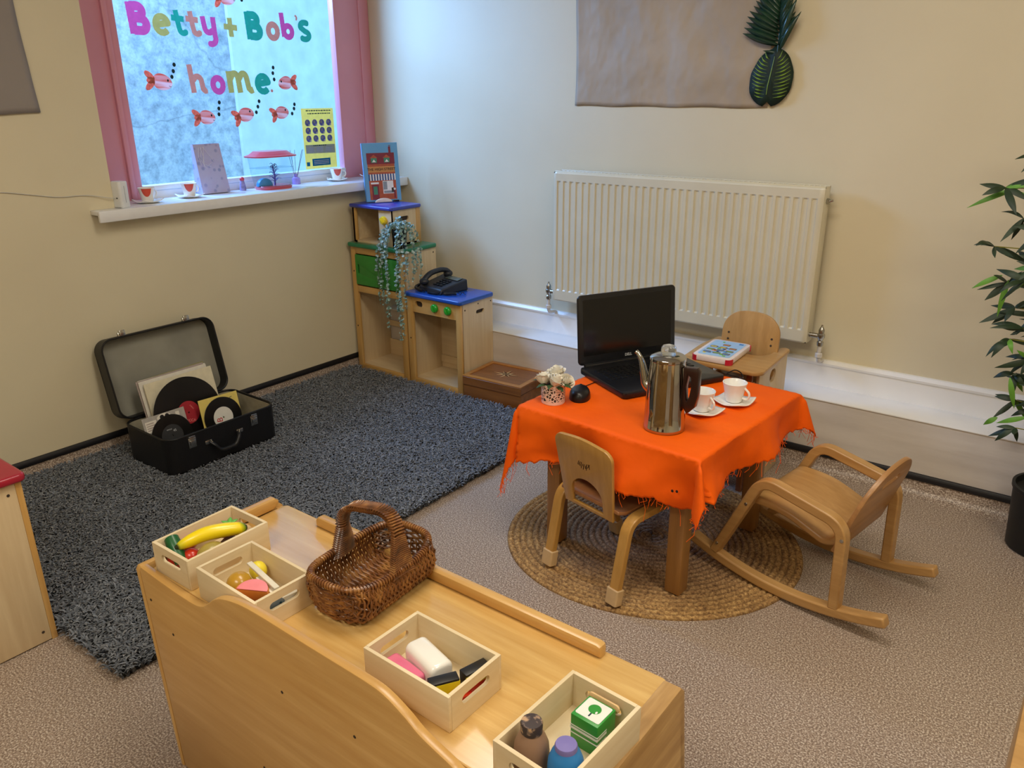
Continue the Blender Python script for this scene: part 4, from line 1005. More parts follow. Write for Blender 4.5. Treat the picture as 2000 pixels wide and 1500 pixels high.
def art_g(mb):
    mb.prism([(-.082, .12), (-.035, .12), (-.035, .165), (-.082, .165)], 0, .0003, X=YZ, mat=1)
    for i in range(4): mb.prism([(-.078, .127+i*.009), (-.042-.005*(i % 2), .127+i*.009), (-.042-.005*(i % 2), .131+i*.009), (-.078, .131+i*.009)], 0, .0006, X=YZ, mat=0)
    mb.prism(ell(.0, .166, .03, .0148, 20), 0, .0003, X=YZ, mat=1); mb.prism(ell(-.008, .168, .009, .009, 14), 0, .0006, X=YZ, mat=2); mb.prism(ell(.014, .168, .009, .009, 14), 0, .0006, X=YZ, mat=2)
    mb.prism([(.05, .155), (.066, .155), (.066, .172), (.05, .172)], 0, .0004, X=YZ, mat=1)
sleeve7('g', 'grey printed record sleeve at the front of the suitcase', (.315, -1.700, .042), 0, 0, [GRS, MAUVE, WHITEC, PHOTO], art_g)
record('small black record with a dark grey label on the grey sleeve', (.302, -1.690, .1245), .0872, .046, GREYL, 14, 0, [('45', .014, -.018, .014, 90), ('SINGLE', .007, -.027, -.008, 90), ('STEREO', .006, .03, 0, 90)], LGPR, 'records in the suitcase')

# ================================================================== JUTE RUG
JC, JR = (2.14, -1.035), .478
def jute_r(a): return JR*(1+.02*sin(2*a+.6)+.015*sin(3*a+2)+(.03 if False else 0))
m, nt, b = mk('braided_jute')
tc = nt.nodes.new('ShaderNodeTexCoord'); sep = nt.nodes.new('ShaderNodeSeparateXYZ'); nt.links.new(tc.outputs['Object'], sep.inputs[0])
at2 = nt.nodes.new('ShaderNodeMath'); at2.operation = 'ARCTAN2'; nt.links.new(sep.outputs['Y'], at2.inputs[0]); nt.links.new(sep.outputs['X'], at2.inputs[1])
ln = nt.nodes.new('ShaderNodeVectorMath'); ln.operation = 'LENGTH'; nt.links.new(tc.outputs['Object'], ln.inputs[0])
n = tex(nt, 'noise', 110, detail=3, rough=.7); n2 = tex(nt, 'noise', 7, detail=3)
r = ramp(nt, n.outputs['Fac'], [(.32, lin('#755d49')), (.5, lin('#b39877')), (.68, lin('#dcc8a6'))])
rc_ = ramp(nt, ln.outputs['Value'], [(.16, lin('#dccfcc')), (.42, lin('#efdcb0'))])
mx = nt.nodes.new('ShaderNodeMix'); mx.data_type = 'RGBA'; mx.blend_type = 'MULTIPLY'; mx.inputs['Factor'].default_value = 1
nt.links.new(r.outputs['Color'], mx.inputs['A']); nt.links.new(rc_.outputs['Color'], mx.inputs['B'])
r4 = ramp(nt, n2.outputs['Fac'], [(.35, (.8, .76, .74, 1)), (.65, (1.1, 1.1, 1.1, 1))]); m2 = nt.nodes.new('ShaderNodeMix'); m2.data_type = 'RGBA'; m2.blend_type = 'MULTIPLY'; m2.inputs['Factor'].default_value = 1
nt.links.new(mx.outputs['Result'], m2.inputs['A']); nt.links.new(r4.outputs['Color'], m2.inputs['B'])
ra = nt.nodes.new('ShaderNodeAttribute'); ra.attribute_name = 'ridge'; rr_ = ramp(nt, ra.outputs['Fac'], [(.1, (.60, .57, .54, 1)), (.9, (1.06, 1.06, 1.06, 1))])  # groove shade painted into the colour, darkest between the braids
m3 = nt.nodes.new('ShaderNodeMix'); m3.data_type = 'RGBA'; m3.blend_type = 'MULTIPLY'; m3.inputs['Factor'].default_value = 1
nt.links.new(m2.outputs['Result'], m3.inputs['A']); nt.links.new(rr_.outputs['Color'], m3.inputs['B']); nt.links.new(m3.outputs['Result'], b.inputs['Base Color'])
b.inputs['Roughness'].default_value = .9; bump(nt, b, n.outputs['Fac'], .8, .004)
JUTE = m
t = thing('jute_rug', 'round braided jute rug lying under the child table', 'rug', (JC[0], JC[1], 0))
mb = MB(); nr = 23; NA = 420; vs = []; fs = []; rows = []
for i in range(nr):
    for q, z in ((0, .0035), (.2, .007), (.5, .0095), (.8, .007)): rows.append(((i+q)/nr, z, i))
rows.append((1, .003, nr)); rows.append((1.001, 0, nr))
for f_, z, i in rows:
    for k in range(NA):
        a = 2*pi*k/NA; rr = max(f_*jute_r(a), .0005)
        tw = .0016*sin(rr*2*pi*60*0+a*max(rr, .02)*2*pi/.013*0+ k*(1.9+.0) + i*1.3)*(1 if .004 < z else 0)
        vs.append((rr*cos(a), rr*sin(a), z+tw))
for j in range(len(rows)-1):
    for k in range(NA): fs.append((j*NA+k, j*NA+(k+1) % NA, (j+1)*NA+(k+1) % NA, (j+1)*NA+k))
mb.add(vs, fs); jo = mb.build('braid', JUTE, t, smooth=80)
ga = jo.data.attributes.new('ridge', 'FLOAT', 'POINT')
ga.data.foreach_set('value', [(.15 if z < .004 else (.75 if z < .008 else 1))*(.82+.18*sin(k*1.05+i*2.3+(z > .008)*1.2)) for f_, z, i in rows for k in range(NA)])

# ================================================================== TABLE, CLOTH
TC, TA, TZ = (2.142, -1.027), -4, .5
DARKBEECH = wood('dark_beech', '#8d6230', '#ab7b42', 'z', .4, .3)
t = thing('child_table', 'low square wooden child table under the orange cloth', 'table', (TC[0], TC[1], .0), TA)
MB().prism(rrect(-.304, .304, -.319, .319, .03), TZ-.024, TZ-.002, bev=.004).build('tabletop', beech('x'), t)
for sx in (-1, 1):
    for sy in (-1, 1):
        MB().box(sx*.228-.026, sx*.228+.026, sy*.243-.026, sy*.243+.026, .0108, TZ-.024, bev=.006).build('leg', DARKBEECH, t)
for q in range(4):
    MB().box(-.21, .21, -.240, -.222, TZ-.085, TZ-.024, bev=.001, X=RZ(90*q)).build('apron', beech('x'), t)
m, nt, b = mk('orange_cloth')
n = tex(nt, 'noise', 5, detail=3); r = ramp(nt, n.outputs['Fac'], [(.3, lin('#ee5c00')), (.7, lin('#fa6600'))])
nt.links.new(r.outputs['Color'], b.inputs['Base Color']); b.inputs['Roughness'].default_value = .65; b.inputs['Specular IOR Level'].default_value = .25
n2 = tex(nt, 'noise', 9, (1, 1, 1), 4); bump(nt, b, n2.outputs['Fac'], .35, .012)
ORANGE = m
t = thing('tablecloth', 'bright orange tablecloth with frayed edges draped over the child table', 'tablecloth', (TC[0], TC[1], TZ), TA)
A_ = .325; AX = .31; CORN = {(-1, -1): (.13, .90), (1, -1): (.22, .72), (1, 1): (.27, .85), (-1, 1): (.25, .85)}
# hem overhang per side:  -x, +x, -y, +y
OV = {'l': .17, 'r': .125, 'f': .185, 'b': .13}
def drape(u, v):
    dx = max(abs(u)-AX, 0); dy = max(abs(v)-A_, 0); sx = 1 if u > 0 else -1; sy = 1 if v > 0 else -1
    w1 = MN.noise(V((u*5, v*5, 2))); w2 = 1.6*MN.noise(V((u*13, v*13, 7)))
    z = .0015+.0012*max(0, w2); x, y = u, v
    if dx and dy:
        d = hypot(dx, dy); ph = atan2(dy, dx)
        fl = CORN[(sx, sy)][0]*d+.012*min(1, d/.03)
        pinch = .5+.5*cos(4*(ph-pi/4))   # strongest along the diagonal
        out = fl*(.45+.75*max(0, pinch))
        x = sx*(AX+out*cos(ph)+.006); y = sy*(A_+out*sin(ph)+.006)
        z = -d*(.93-(.93-CORN[(sx, sy)][1])*pinch)
    elif dx:
        d = dx; x = sx*(AX+.008+.10*d+.034*(d/.12)*w1+.008*(d/.12)*w2+.02*(d/.15)*sin(v*17+sx)); z = -d*.97
    elif dy:
        d = dy; y = sy*(A_+.008+.10*d+.034*(d/.12)*w1+.008*(d/.12)*w2+.02*(d/.15)*sin(u*15+1+sy)); z = -d*.97
    e = max(dx, dy)
    if 0 < e < .012: z = min(z, 0)*e/.012
    if e > .012 or (dx and dy): z -= 0
    return (x, y, z+(0 if e else 0))
mb = MB(); n_ = 150; hemn = {}
def hem(u):  # ragged edge
    return 1+.10*MN.noise(V((u*6, 3, 1)))+.05*MN.noise(V((u*30, 9, 4)))
def cl(i, j):
    a = i*2-1; c = j*2-1
    eu = AX+(OV['r'] if a > 0 else OV['l']+.05*max(0, -c)**2)*hem(c+(.5 if a > 0 else 3)); ev = A_+(OV['b'] if c > 0 else .150+.095*max(0, -a)**1.5+.04*max(0, a)**2)*hem(a+(7 if c > 0 else 11))
    return drape(a*eu, c*ev)
mb.grid(cl, n_, n_); mb.build('cloth', ORANGE, t, smooth=180, solid=.0012)
mb = MB(); rnd = random.Random(11)
for side in range(4):
    for k in range(75):
        s_ = rnd.random(); e = {0: (s_, 0), 1: (s_, 1), 2: (0, s_), 3: (1, s_)}[side]
        p = V(cl(*e)); L = rnd.choice([.008, .012, .016, .02, .045]) if rnd.random() > .05 else .075
        mb.tube([p+V((0, 0, .004)), p+V((rnd.uniform(-.008, .008), rnd.uniform(-.008, .008), -L*.5)), p+V((rnd.uniform(-.016, .016), rnd.uniform(-.016, .016), -L))], .0007, 4)
o = mb.build('frayed_fringe', ORANGE, t); o['kind'] = 'stuff'
mb = MB(); 
for P in ((.03, -A_-.014, -.06), (.262, -A_-.017, -.105), (.248, -A_-.017, -.108)): mb.ball(P, .0042, .0025, .0042, 10)
mb.build('burn_mark', plain('burn_black', '#24120a', .9), t)
TT = TZ+.003

# laptop
LB = plain('laptop_black', '#15161a', .3, var=.1, coat=.2); LSC = plain('laptop_screen', '#050506', .12, var=.0, coat=.3); LKEY = plain('laptop_keys', '#0e0f12', .4); LGREY = plain('laptop_silver_text', '#a7a9ad', .35, 0)
t = thing('laptop', 'open black laptop with a dark screen on the orange cloth', 'laptop', (1.80, -.985, TT), 62.5)
Wl, Dl = .405, .285      # local x along the hinge, local -y towards the user
mb = MB(); mb.prism(rrect(0, Wl, -Dl, 0, .014), .002, .024, bev=.005); bs = mb.build('base', LB, t)
mb = MB()
for r_ in range(6):
    nk = 15
    for c in range(nk):
        if r_ == 5 and 4 < c < 9: continue
        x_ = .03+c*.0228; y_ = -.05-r_*.019
        mb.box(x_, x_+.0195, y_-.0155, y_, .024, .0262, bev=.001)
    if r_ == 5: mb.box(.03+5*.0228, .03+8*.0228+.0195, y_-.0155, y_, .024, .0262, bev=.001)
mb.build('keyboard', LKEY, bs)
mb = MB(); mb.prism(rrect(.135, .245, -.262, -.195, .006), .0236, .0244); mb.build('touchpad', plain('touchpad', '#1b1c20', .35), bs)
mb = MB(); mb.box(.02, Wl-.02, -.012, .008, .018, .032, bev=.005); mb.build('hinge', LB, t)
Sx = T(0, .002, .026) @ RX(-5) @ XZ  # (x, z, depth towards the user)
sc = MB(); sc.prism(rrect(0, Wl, 0,   .247, .016), -.011, 0, X=Sx, bev=.004); ls = sc.build('screen_lid', LB, t)
mb = MB(); mb.prism(rrect(.02, Wl-.02,   .032, .230, .003), 0, .0005, X=Sx); mb.build('display', LSC, ls)
mb = MB(); vs, fs = textmesh('DELL', .013, .0004); mb.add(vs, fs, 0, Sx @ T(Wl/2, .017, .0008)); mb.build('logo', LGREY, ls, smooth=0)
mb = MB(); mb.prism(ell(Wl/2, .2385, .003, .003, 12), 0, .0006, X=Sx); mb.build('webcam', plain('lens', '#2c2f3a', .1), ls)
tag(MB().tube(fillet([(2.235, -.735, TT+.022), (2.25, -.70, TT+.03), (2.275, -.70, TT+.02), (2.285, -.715, TT+.004), (2.262, -.695, TT+.003), (2.10, -.69, TT+.003), (2.02, -.66, TT+.003)], .03, 5), .0022, 6).build('laptop_cable', BLACKP), 'short black cable plugged into the laptop beside the toy high chair', 'cable')

# mouse
t = thing('computer_mouse', 'black computer mouse on the orange cloth beside the laptop', 'mouse', (1.925, -1.175, TT), 28)
mb = MB()
def mfn(u, v):
    th = 2*pi*u; ph = v*pi/2
    return (.034*cos(th)*cos(ph)**.5, (.058+.004*sin(th))*sin(th)*cos(ph)**.5, .034*sin(ph)**.8*(1-.12*sin(th)*cos(ph)))
mb.grid(mfn, 32, 12); ms = mb.build('shell', BLACKP, t, smooth=70)
MB().lathe([(0, -.004), (.006, -.004), (.007, 0), (.006, .004), (0, .004)], 14, X=T(0, .034, .027) @ RY(90)).build('scroll_wheel', LKEY, ms)
MB().tube(fillet([(0, .055, .006), (.0, .085, .003), (.03, .13, .002), (.05, .16, .0025)], .03, 6), .0016, 6).build('cable', BLACKP, t)

# percolator
t = thing('coffee_pot', 'tall polished steel coffee percolator with a dark handle on the orange cloth', 'coffee pot', (2.256, -1.237, TT), 3)
pr_ = [(0, 0), (.0585, 0), (.0605, .003), (.0605, .010), (.0595, .012), (.0580, .06), (.0560, .11), (.0530, .16), (.0498, .203), (.0495, .208), (.0515, .210), (.0515, .214)]
MB().lathe(pr_, 56).build('body', CHROME, t, smooth=40)
lp = [(.0515, .213), (.0515, .217), (.047, .221), (.032, .226), (.022, .228), (0, .228)]
ld = MB().lathe(lp, 48).build('lid', CHROME, t, smooth=40)
KG, nt, b = mk('glass_knob'); b.inputs['Base Color'].default_value = (.92, .95, .95, 1); b.inputs['Transmission Weight'].default_value = .85; b.inputs['Roughness'].default_value = .05
MB().lathe([(0, .226), (.020, .227), (.022, .232), (.021, .245), (.017, .250), (0, .251)], 28).build('glass_knob', KG, ld)
sp_ = [(-.050, .0, .115), (-.064, .0, .125), (-.072, .0, .155), (-.080, .0, .19), (-.094, .0, .212), (-.100, .0, .216)]
fp = fillet(sp_, .02, 5); rs = [.017-.0105*min(1, i/(len(fp)*.75)) for i in range(len(fp))]
MB().tube(fp, rs, 14, up=(0, 1, 0)).build('spout', CHROME, t)
BAKE = plain('brown_bakelite', '#2a1512', .3, coat=.3, var=.1)
ho = [(.052, .197), (.090, .2), (.098, .19), (.098, .12), (.092, .085), (.075, .066), (.068, .064), (.056, .08), (.053, .10)]
hi = [(.066, .178), (.075, .172), (.077, .14), (.073, .11), (.068, .1), (.064, .105), (.061, .14)]
MB().prism(ho, -.0125, .0125, holes=[hi], X=XZ, bev=.003).build('handle', BAKE, t)
MB().box(.046, .058, -.009, .009, .085, .195, bev=.002).build('handle_plate', STEEL, t)

# cups on the table
for (x, y, rot), wh in zip(((2.292, -1.058, -25), (2.340, -.928, -10)), ('beside the coffee pot handle', 'standing apart towards the toy high chair')):
    cup_saucer(x, y, TT, rot, 'plain white cup on the orange cloth '+wh, 'white curved saucer on the orange cloth '+wh, 'on the orange cloth', spot=False, s=1.12)

# white roses
t = thing('rose_pot', 'pierced white metal pot of artificial white roses on the orange cloth', 'flower pot', (1.878, -1.258, TT))
LACE, nt, b = mk('pierced_white_metal')
vo = tex(nt, 'voronoi', 105); vo.feature = 'DISTANCE_TO_EDGE'; n = tex(nt, 'noise', 60); r = ramp(nt, vo.outputs['Distance'], [(.10, (1, 1, 1, 1)), (.16, (0, 0, 0, 1))])
tc = nt.nodes.new('ShaderNodeTexCoord'); sep = nt.nodes.new('ShaderNodeSeparateXYZ'); nt.links.new(tc.outputs['Object'], sep.inputs[0])
g1 = nt.nodes.new('ShaderNodeMath'); g1.operation = 'COMPARE'; g1.inputs[1].default_value = .033; g1.inputs[2].default_value = .024; nt.links.new(sep.outputs['Z'], g1.inputs[0])
iv = nt.nodes.new('ShaderNodeMath'); iv.operation = 'SUBTRACT'; iv.inputs[0].default_value = 1; nt.links.new(g1.outputs[0], iv.inputs[1])
mxm = nt.nodes.new('ShaderNodeMath'); mxm.operation = 'MAXIMUM'; nt.links.new(iv.outputs[0], mxm.inputs[0]); nt.links.new(r.outputs['Color'], mxm.inputs[1])
nt.links.new(mxm.outputs[0], b.inputs['Alpha']); b.inputs['Base Color'].default_value = lin('#ece3da'); b.inputs['Roughness'].default_value = .45
MB().lathe([(.0365, .0), (.0375, .003), (.0385, .060), (.0395, .064), (.0385, .0645), (.0375, .060), (.0365, .003), (.036, .0005)], 40).build('pierced_pot', LACE, t)
MB().lathe([(0, .001), (.035, .001), (.0352, .004), (0, .004)], 30).build('pot_base', plain('pot_white', '#ece3da', .5), t)
FOAM = plain('dark_foam', '#5d5347', .9)
MB().lathe([(0, .004), (.030, .004), (.031, .05), (0, .055)], 24).build('filling', FOAM, t)
ROSE = plain('rose_white', '#f3eee0', .6, var=.05, sheen=.3); RGRN = plain('rose_leaf', '#33502c', .6, var=.25)
for (x, y, z, rr, tx, ty) in ((-.022, -.022, .082, .025, -25, -18), (.002, .014, .098, .026, 6, -12), (.024, -.02, .084, .026, -18, 22), (.046, .008, .078, .023, 8, 40), (-.026, .02, .082, .022, 10, -25)):
    Xm = T(x, y, z) @ RX(tx) @ RY(ty)
    st_ = MB(); st_.tube([(x*.5, y*.5, .045), (x*.9, y*.9, .06), tuple(Xm @ V((0, 0, -.018)))], .0022, 6); so = st_.build('stem', RGRN, t)
    mb = MB()
    for ring, (r0, h, op, npet) in enumerate(((.30, 1.0, .12, 3), (.55, .95, .3, 4), (.8, .85, .5, 5), (1.0, .7, .9, 5))):
        for p in range(npet):
            a0 = 2*pi*p/npet+ring*.7
            def pf(u, v, a0=a0, r0=r0, h=h, op=op, npet=npet):
                a = a0+(u-.5)*2*pi/npet*1.45; q = v**.75
                rad = rr*r0*(.35+.65*sin(min(1, q*1.1)*pi/2))+rr*op*.35*max(0, q-.7)*2; edge = 1-.18*abs(2*u-1)**2
                return (rad*cos(a), rad*sin(a), rr*(-.75+1.55*h*q*edge-.35*op*max(0, q-.75)*3))
            mb.grid(pf, 6, 6, X=Xm)
    mb.build('rose', ROSE, t, smooth=80)
mb = MB()
for a, z, L in ((200, .06, .05), (250, .055, .045), (330, .052, .05), (20, .058, .05), (100, .06, .045), (290, .058, .04), (350, .06, .06), (150, .06, .045)):
    leaf_strip(mb, (.02*cos(R(a)), .02*sin(R(a)), z), ((.02+L)*cos(R(a)), (.02+L)*sin(R(a)), z+.004), .012, (0, 0, 1), bow=.008)
mb.split('leaf', RGRN, t)

# ================================================================== SMALL CHAIR (back to us)
CAPB = plain('beige_foot_cap', '#c8a97c', .5)
t = thing('child_chair', 'small bent plywood child chair pushed under the orange cloth', 'chair', (2.105, -1.432, .008), -12.5)
for sx in (-1, 1):
    mb = MB(); path = fillet([(-.002, .012), (.048, .262), (.262, .268), (.312, .012)], .045, 8)
    mb.sweep(path, .021, sx*.139-.017, sx*.139+.017); fr_ = mb.build('bent_leg_frame', honey('z'), t, bevel=.003)
    for yy, s_ in ((-.002, 1), (.312, -1)):
        c = MB(); c.prism(rrect(-.022, .022, -.016, .016, .006), 0, .05, X=T(sx*.139, yy, .008) @ RX(-10*s_)); c.build('foot_cap', CAPB, fr_, bevel=.002)
        
mb = MB(); sp2 = fillet([(.28, .275), (.06, .272), (.028, .285)], .02, 6); mb.sweep(sp2, .011, -.118, .118); mb.build('seat', wood('red_brown_ply', '#8a5a34', '#a06c40', 'y', .4, .3), t, bevel=.003)
Bk = T(0, .032, .248) @ RX(9) @ XZ
def bk_outline():
    o_ = []
    for x, z in fillet([(-.098, .0), (-.116, .215), (-.098, .235), (0, .247), (.098, .235), (.116, .215), (.098, .0)], [0, .05, .05, .2, .05, .05, 0], 7): o_.append((x, z))
    return o_
arch = [(-.062, .012)]+[(.062*-cos(R(a)), .055+.052*sin(R(a))) for a in range(0, 181, 12)]+[(.062, .012)]
mb = MB(); mb.prism(bk_outline(), -.006, .006, holes=[arch], X=Bk, bev=.003); bo = mb.build('backrest', honey('z'), t)
mb = MB(); rnd = random.Random(2)
for i in range(9):
    x_ = -.022+.0055*i; mb.tube([Bk @ V((x_+rnd.uniform(-.003, .003), .150+rnd.uniform(-.006, .006), .0064)), Bk @ V((x_+rnd.uniform(-.002, .006), .158+rnd.uniform(-.004, .008), .0064)), Bk @ V((x_+.004, .166+rnd.uniform(-.006, .004), .0064))], .0011, 5)
mb.build('burnt_emblem', plain('burnt_brown', '#3b2412', .8), bo)

# ================================================================== ROCKING CHAIR
t = thing('rocking_chair', 'small wooden child rocking chair with curved arms facing the table', 'rocking chair', (2.807, -.976, .010), 80.5)
# local y points to the chair's front, local x to its far side
for sx in (-1, 1):
    xc = sx*.174
    ru = [(-.138+i*.62/28, ((-.138+i*.62/28)-.165)**2*.58+.016) for i in range(29)]
    mb = MB(); mb.sweep(ru, .031, xc-.0175, xc+.0175); mb.build('rocker', beech('y'), t, bevel=.005)
    path = fillet([(.004, .042), (.012, .302), (.262, .352), (.398, .052)], [0, .05, .05, 0], 9)
    mb = MB(); mb.sweep(path, .030, xc-.0175, xc+.0175); fo = mb.build('arm_frame', beech('y'), t, bevel=.004)
    mb = MB()
    for yy, zz in ((.006, .262), (.30, .26), (.385, .09)): mb.cyl((xc+sx*.0172, yy, zz), (xc+sx*.0188, yy, zz), .0055, .005, 12)
    mb.split('bolt', STEEL, fo)
mb = MB(); se = fillet([(.325, .228), (.305, .262), (.20, .262), (.075, .215), (.045, .225), (.03, .25)], [.0, .025, .06, .04, .02, 0], 8)
mb.sweep(se, .022, -.154, .154); mb.build('seat', beech('y'), t, bevel=.006)
Bk = T(0, .042, .196) @ RX(18) @ XZ
mb = MB(); o_ = [(-.152, 0)]+fillet([(-.152, .10), (-.15, .20), (-.08, .262), (0, .272), (.08, .262), (.15, .20), (.152, .10)], .09, 6)+[(.152, 0)]
mb.prism(o_, -.007, .007, holes=[slot(0, .205, .11, .02)], X=Bk, bev=.003); mb.build('backrest', wood('beech_back', '#9c7044', '#b78855', 'x', .4, .25), t)

# ================================================================== TOY HIGH CHAIR
t = thing('toy_high_chair', 'wooden doll high chair with a tray standing behind the orange table', 'high chair', (2.155, -.40, 0))
for xx in (-.118, .106):
    mb = MB(); mb.prism([(-.135, .0), (.185, .0), (.165, .485), (-.12, .485)], 0, .013, holes=[slot(.02, .425, .06, .05, 10)], X=T(xx, 0, 0) @ YZ, bev=.002); mb.build('side_panel', ply('z'), t)
mb = MB()
for xx in (-.1, .08): mb.box(xx, xx+.022, -.15, -.128, 0, .485, bev=.003)
mb.split('front_post', wood('red_brown_post', '#7d4a28', '#99623a', 'z', .4, .2), t)
mb = MB(); mb.box(-.105, .106, -.142, -.128, .40, .44, bev=.002); mb.box(-.105, .106, -.142, -.128, .22, .26, bev=.002); mb.split('front_rail', beech('x'), t)
MB().box(-.105, .106, -.12, .15, .30, .312, bev=.002).build('seat', beech('x'), t)
tr_ = fillet([(-.155, .13), (-.168, .0), (-.155, -.19), (-.13, -.215), (.13, -.215), (.155, -.19), (.138, .13), (.118, .142), (.10, .13), (.098, .02), (.07, -.02), (-.075, -.02), (-.11, .02), (-.118, .13), (-.135, .142), (-.155, .13)], .03, 6)[:-1]
MB().prism(tr_, .488, .504, bev=.005).build('tray', beech('x'), t)
Bk = T(0, .045, .36) @ RX(-8) @ XZ
o_ = [(-.108, 0)]+fillet([(-.113, .15), (-.112, .23), (-.07, .275), (0, .285), (.07, .275), (.112, .23), (.113, .15)], .06, 6)+[(.108, 0)]
hb = MB().prism(o_, -.007, .007, X=Bk, bev=.003).build('backrest', beech('z'), t)
mb = MB()
for sx in (-1, 1):
    for zz in (.165, .19): mb.cyl(Bk @ V((sx*.085, zz, .007)), Bk @ V((sx*.085, zz, .0085)), .0042, .004, 10)
mb.split('screw', DARKHOLE, hb)

# toy tablet on the tray
TW = plain('toy_white', '#e6dfe2', .35, coat=.2); TR_ = plain('toy_red', '#c2233a', .35, coat=.3); cols = [plain('toy_'+n_, c_, .4) for n_, c_ in (('blue', '#2f7fc4'), ('yellow', '#e8d53c'), ('green', '#68b04f'), ('grey', '#77706e'), ('sky', '#9cc6ea'), ('orange', '#dd8438'))]
t = thing('toy_tablet', 'white and red toy learning tablet lying on the high chair tray', 'toy tablet', (2.112, -.49, .5052), 3)
MB().prism(rrect(-.074, .074, -.115, .115, .02), 0, .022, bev=.005).build('case', TW, t)
mb = MB()
for sx in (-1, 1):
    for sy in (-1, 1):
        if sx < 0 and sy > 0: continue
        q = rrect(-.0765, .0765, -.1175, .1175, .022, 8); c = [(x, y) for x, y in q if x*sx > .047 and y*sy > .085]
        c = [(x*1.0, y*1.0) for x, y in c]+[(sx*.058, sy*.085), (sx*.047, sy*.10)] if False else c+[(sx*.05, sy*.09)]
        mb.prism(sorted(c, key=lambda p: atan2(p[1]-sy*.1, p[0]-sx*.06)), -.0005, .0195)
mb.split('corner_bumper', TR_, t)
mb = MB(); mb.prism(rrect(-.06, .06, -.098, .1, .012), .022, .0226, mat=4); rnd = random.Random(4)
for i in range(26):
    x_, y_ = rnd.uniform(-.052, .045), rnd.uniform(-.09, .085); mb.prism(rrect(x_, x_+rnd.uniform(.008, .02), y_, y_+rnd.uniform(.006, .016), .002, 2), .0226, .0229, mat=rnd.choice([0, 1, 2, 4, 5]))
for r_ in range(4):
    for c in range(3):
        if r_ == 3 and c != 1: continue
        x_, y_ = -.05+c*.036, -.07+r_*.036; mb.prism(rrect(x_, x_+.028, y_, y_+.02, .005, 4), .0229, .0236, mat=3); mb.prism(rrect(x_+.004, x_+.024, y_+.004, y_+.011, .002, 2), .0236, .0239, mat=rnd.choice([1, 2, 5, 0]))
mb.build('picture_panel', cols, t, smooth=0)

# ================================================================== BAMBOO
t = thing('bamboo_plant', 'tall artificial bamboo in a plain black pot by the white ledge', 'potted plant', (3.205, -.335, 0))
MB().lathe([(0, 0), (.098, 0), (.104, .006), (.116, .205), (.121, .21), (.121, .222), (.112, .222), (.110, .2), (0, .19)], 40).build('pot', plain('matt_black_pot', '#121313', .5, var=.1), t)
CANE = plain('bamboo_cane', '#7f7a32', .5, var=.15); BL1 = plain('bamboo_dark', '#22351f', .5, var=.35, scale=12); BL2 = plain('bamboo_bright', '#5f9430', .5, var=.2, scale=12)
rnd = random.Random(21)
stems = [(-.015, -.02, 1.5, -.06), (.03, .02, 1.75, .06), (.06, -.04, 1.35, .12), (.0, .04, 1.62, -.02)]
for sx_, sy_, h_, lx in stems:
    pts = [(sx_+lx*(i/10)**1.5, sy_+.01*sin(i), .19+(h_-.19)*i/10) for i in range(11)]
    MB().tube(pts, [.010-.0006*i for i in range(11)], 8).build('cane', CANE, t)
tw = MB(); mb = MB()
def cluster(c, root, n, spread, L):
    tw.tube([root, tuple((V(root)+V(c))/2+V((0, 0, .03))), c], .0018, 5)
    for i in range(n):
        a = rnd.uniform(0, 2*pi); el_ = rnd.uniform(-.9, .9); l = L*rnd.uniform(.6, 1.15)
        d = V((cos(a)*cos(el_), sin(a)*cos(el_)*.7, sin(el_)*.8)); 
        leaf_strip(mb, c, tuple(V(c)+d*l+V((0, 0, -.02))), rnd.uniform(.007, .0125), (rnd.uniform(-.4, .4), -1, rnd.uniform(.2, 1)), bow=rnd.uniform(-.005, .02), mat=1 if rnd.random() < .13 else 0)
px0, py0 = 3.205, -.335
for (wx, wz), n, L in (((2.90, 1.15), 9, .11), ((2.90, .97), 6, .10), ((2.96, 1.06), 8, .11), ((2.955, .86), 8, .10), ((2.985, .78), 8, .10), ((2.99, .68), 6, .09), ((3.02, .56), 7, .09), ((3.04, .47), 8, .09), ((3.06, .40), 6, .09), ((2.985, 1.26), 7, .11), ((3.0, 1.38), 6, .11), ((3.06, 1.2), 9, .11), ((3.08, 1.0), 10, .11), ((3.08, .85), 10, .11), ((3.1, .66), 9, .1), ((3.14, .52), 9, .1), ((3.15, 1.35), 9, .12), ((3.2, 1.1), 10, .12), ((3.25, .9), 10, .12), ((3.3, 1.2), 10, .12), ((3.26, 1.5), 10, .12), ((3.32, .7), 9, .11), ((3.16, 1.6), 8, .11), ((3.03, .92), 10, .11), ((3.05, .76), 10, .11), ((3.02, 1.03), 9, .1), ((3.06, .62), 10, .1), ((3.09, .45), 9, .09), ((3.0, .88), 9, .1), ((3.02, .72), 9, .1), ((3.12, .92), 10, .12), ((3.12, .75), 10, .12), ((3.1, .55), 9, .1), ((3.14, 1.06), 10, .12), ((3.08, 1.12), 9, .1), ((3.16, .42), 8, .09)):
    c = (wx-px0, rnd.uniform(-.05, .06), wz); cluster(c, (.0+.02*rnd.random(), 0, max(.25, wz-.06)), n, 0, L)
for base_, tip in (((-.27, .01, 1.15), (-.40, -.01, 1.08)), ((-.27, .01, .88), (-.345, 0, .83)), ((-.25, 0, .87), (-.26, 0, .75)), ((-.19, 0, .56), (-.16, .0, .46)), ((-.2, 0, .42), (-.235, .0, .385)), ((-.12, 0, .44), (-.2, 0, .40))):
    leaf_strip(mb, base_, tip, .0095, (0, -1, .4), bow=.01, mat=1)
mb.build('foliage', [BL1, BL2], t, smooth=60); tw.split('twig', CANE, t)

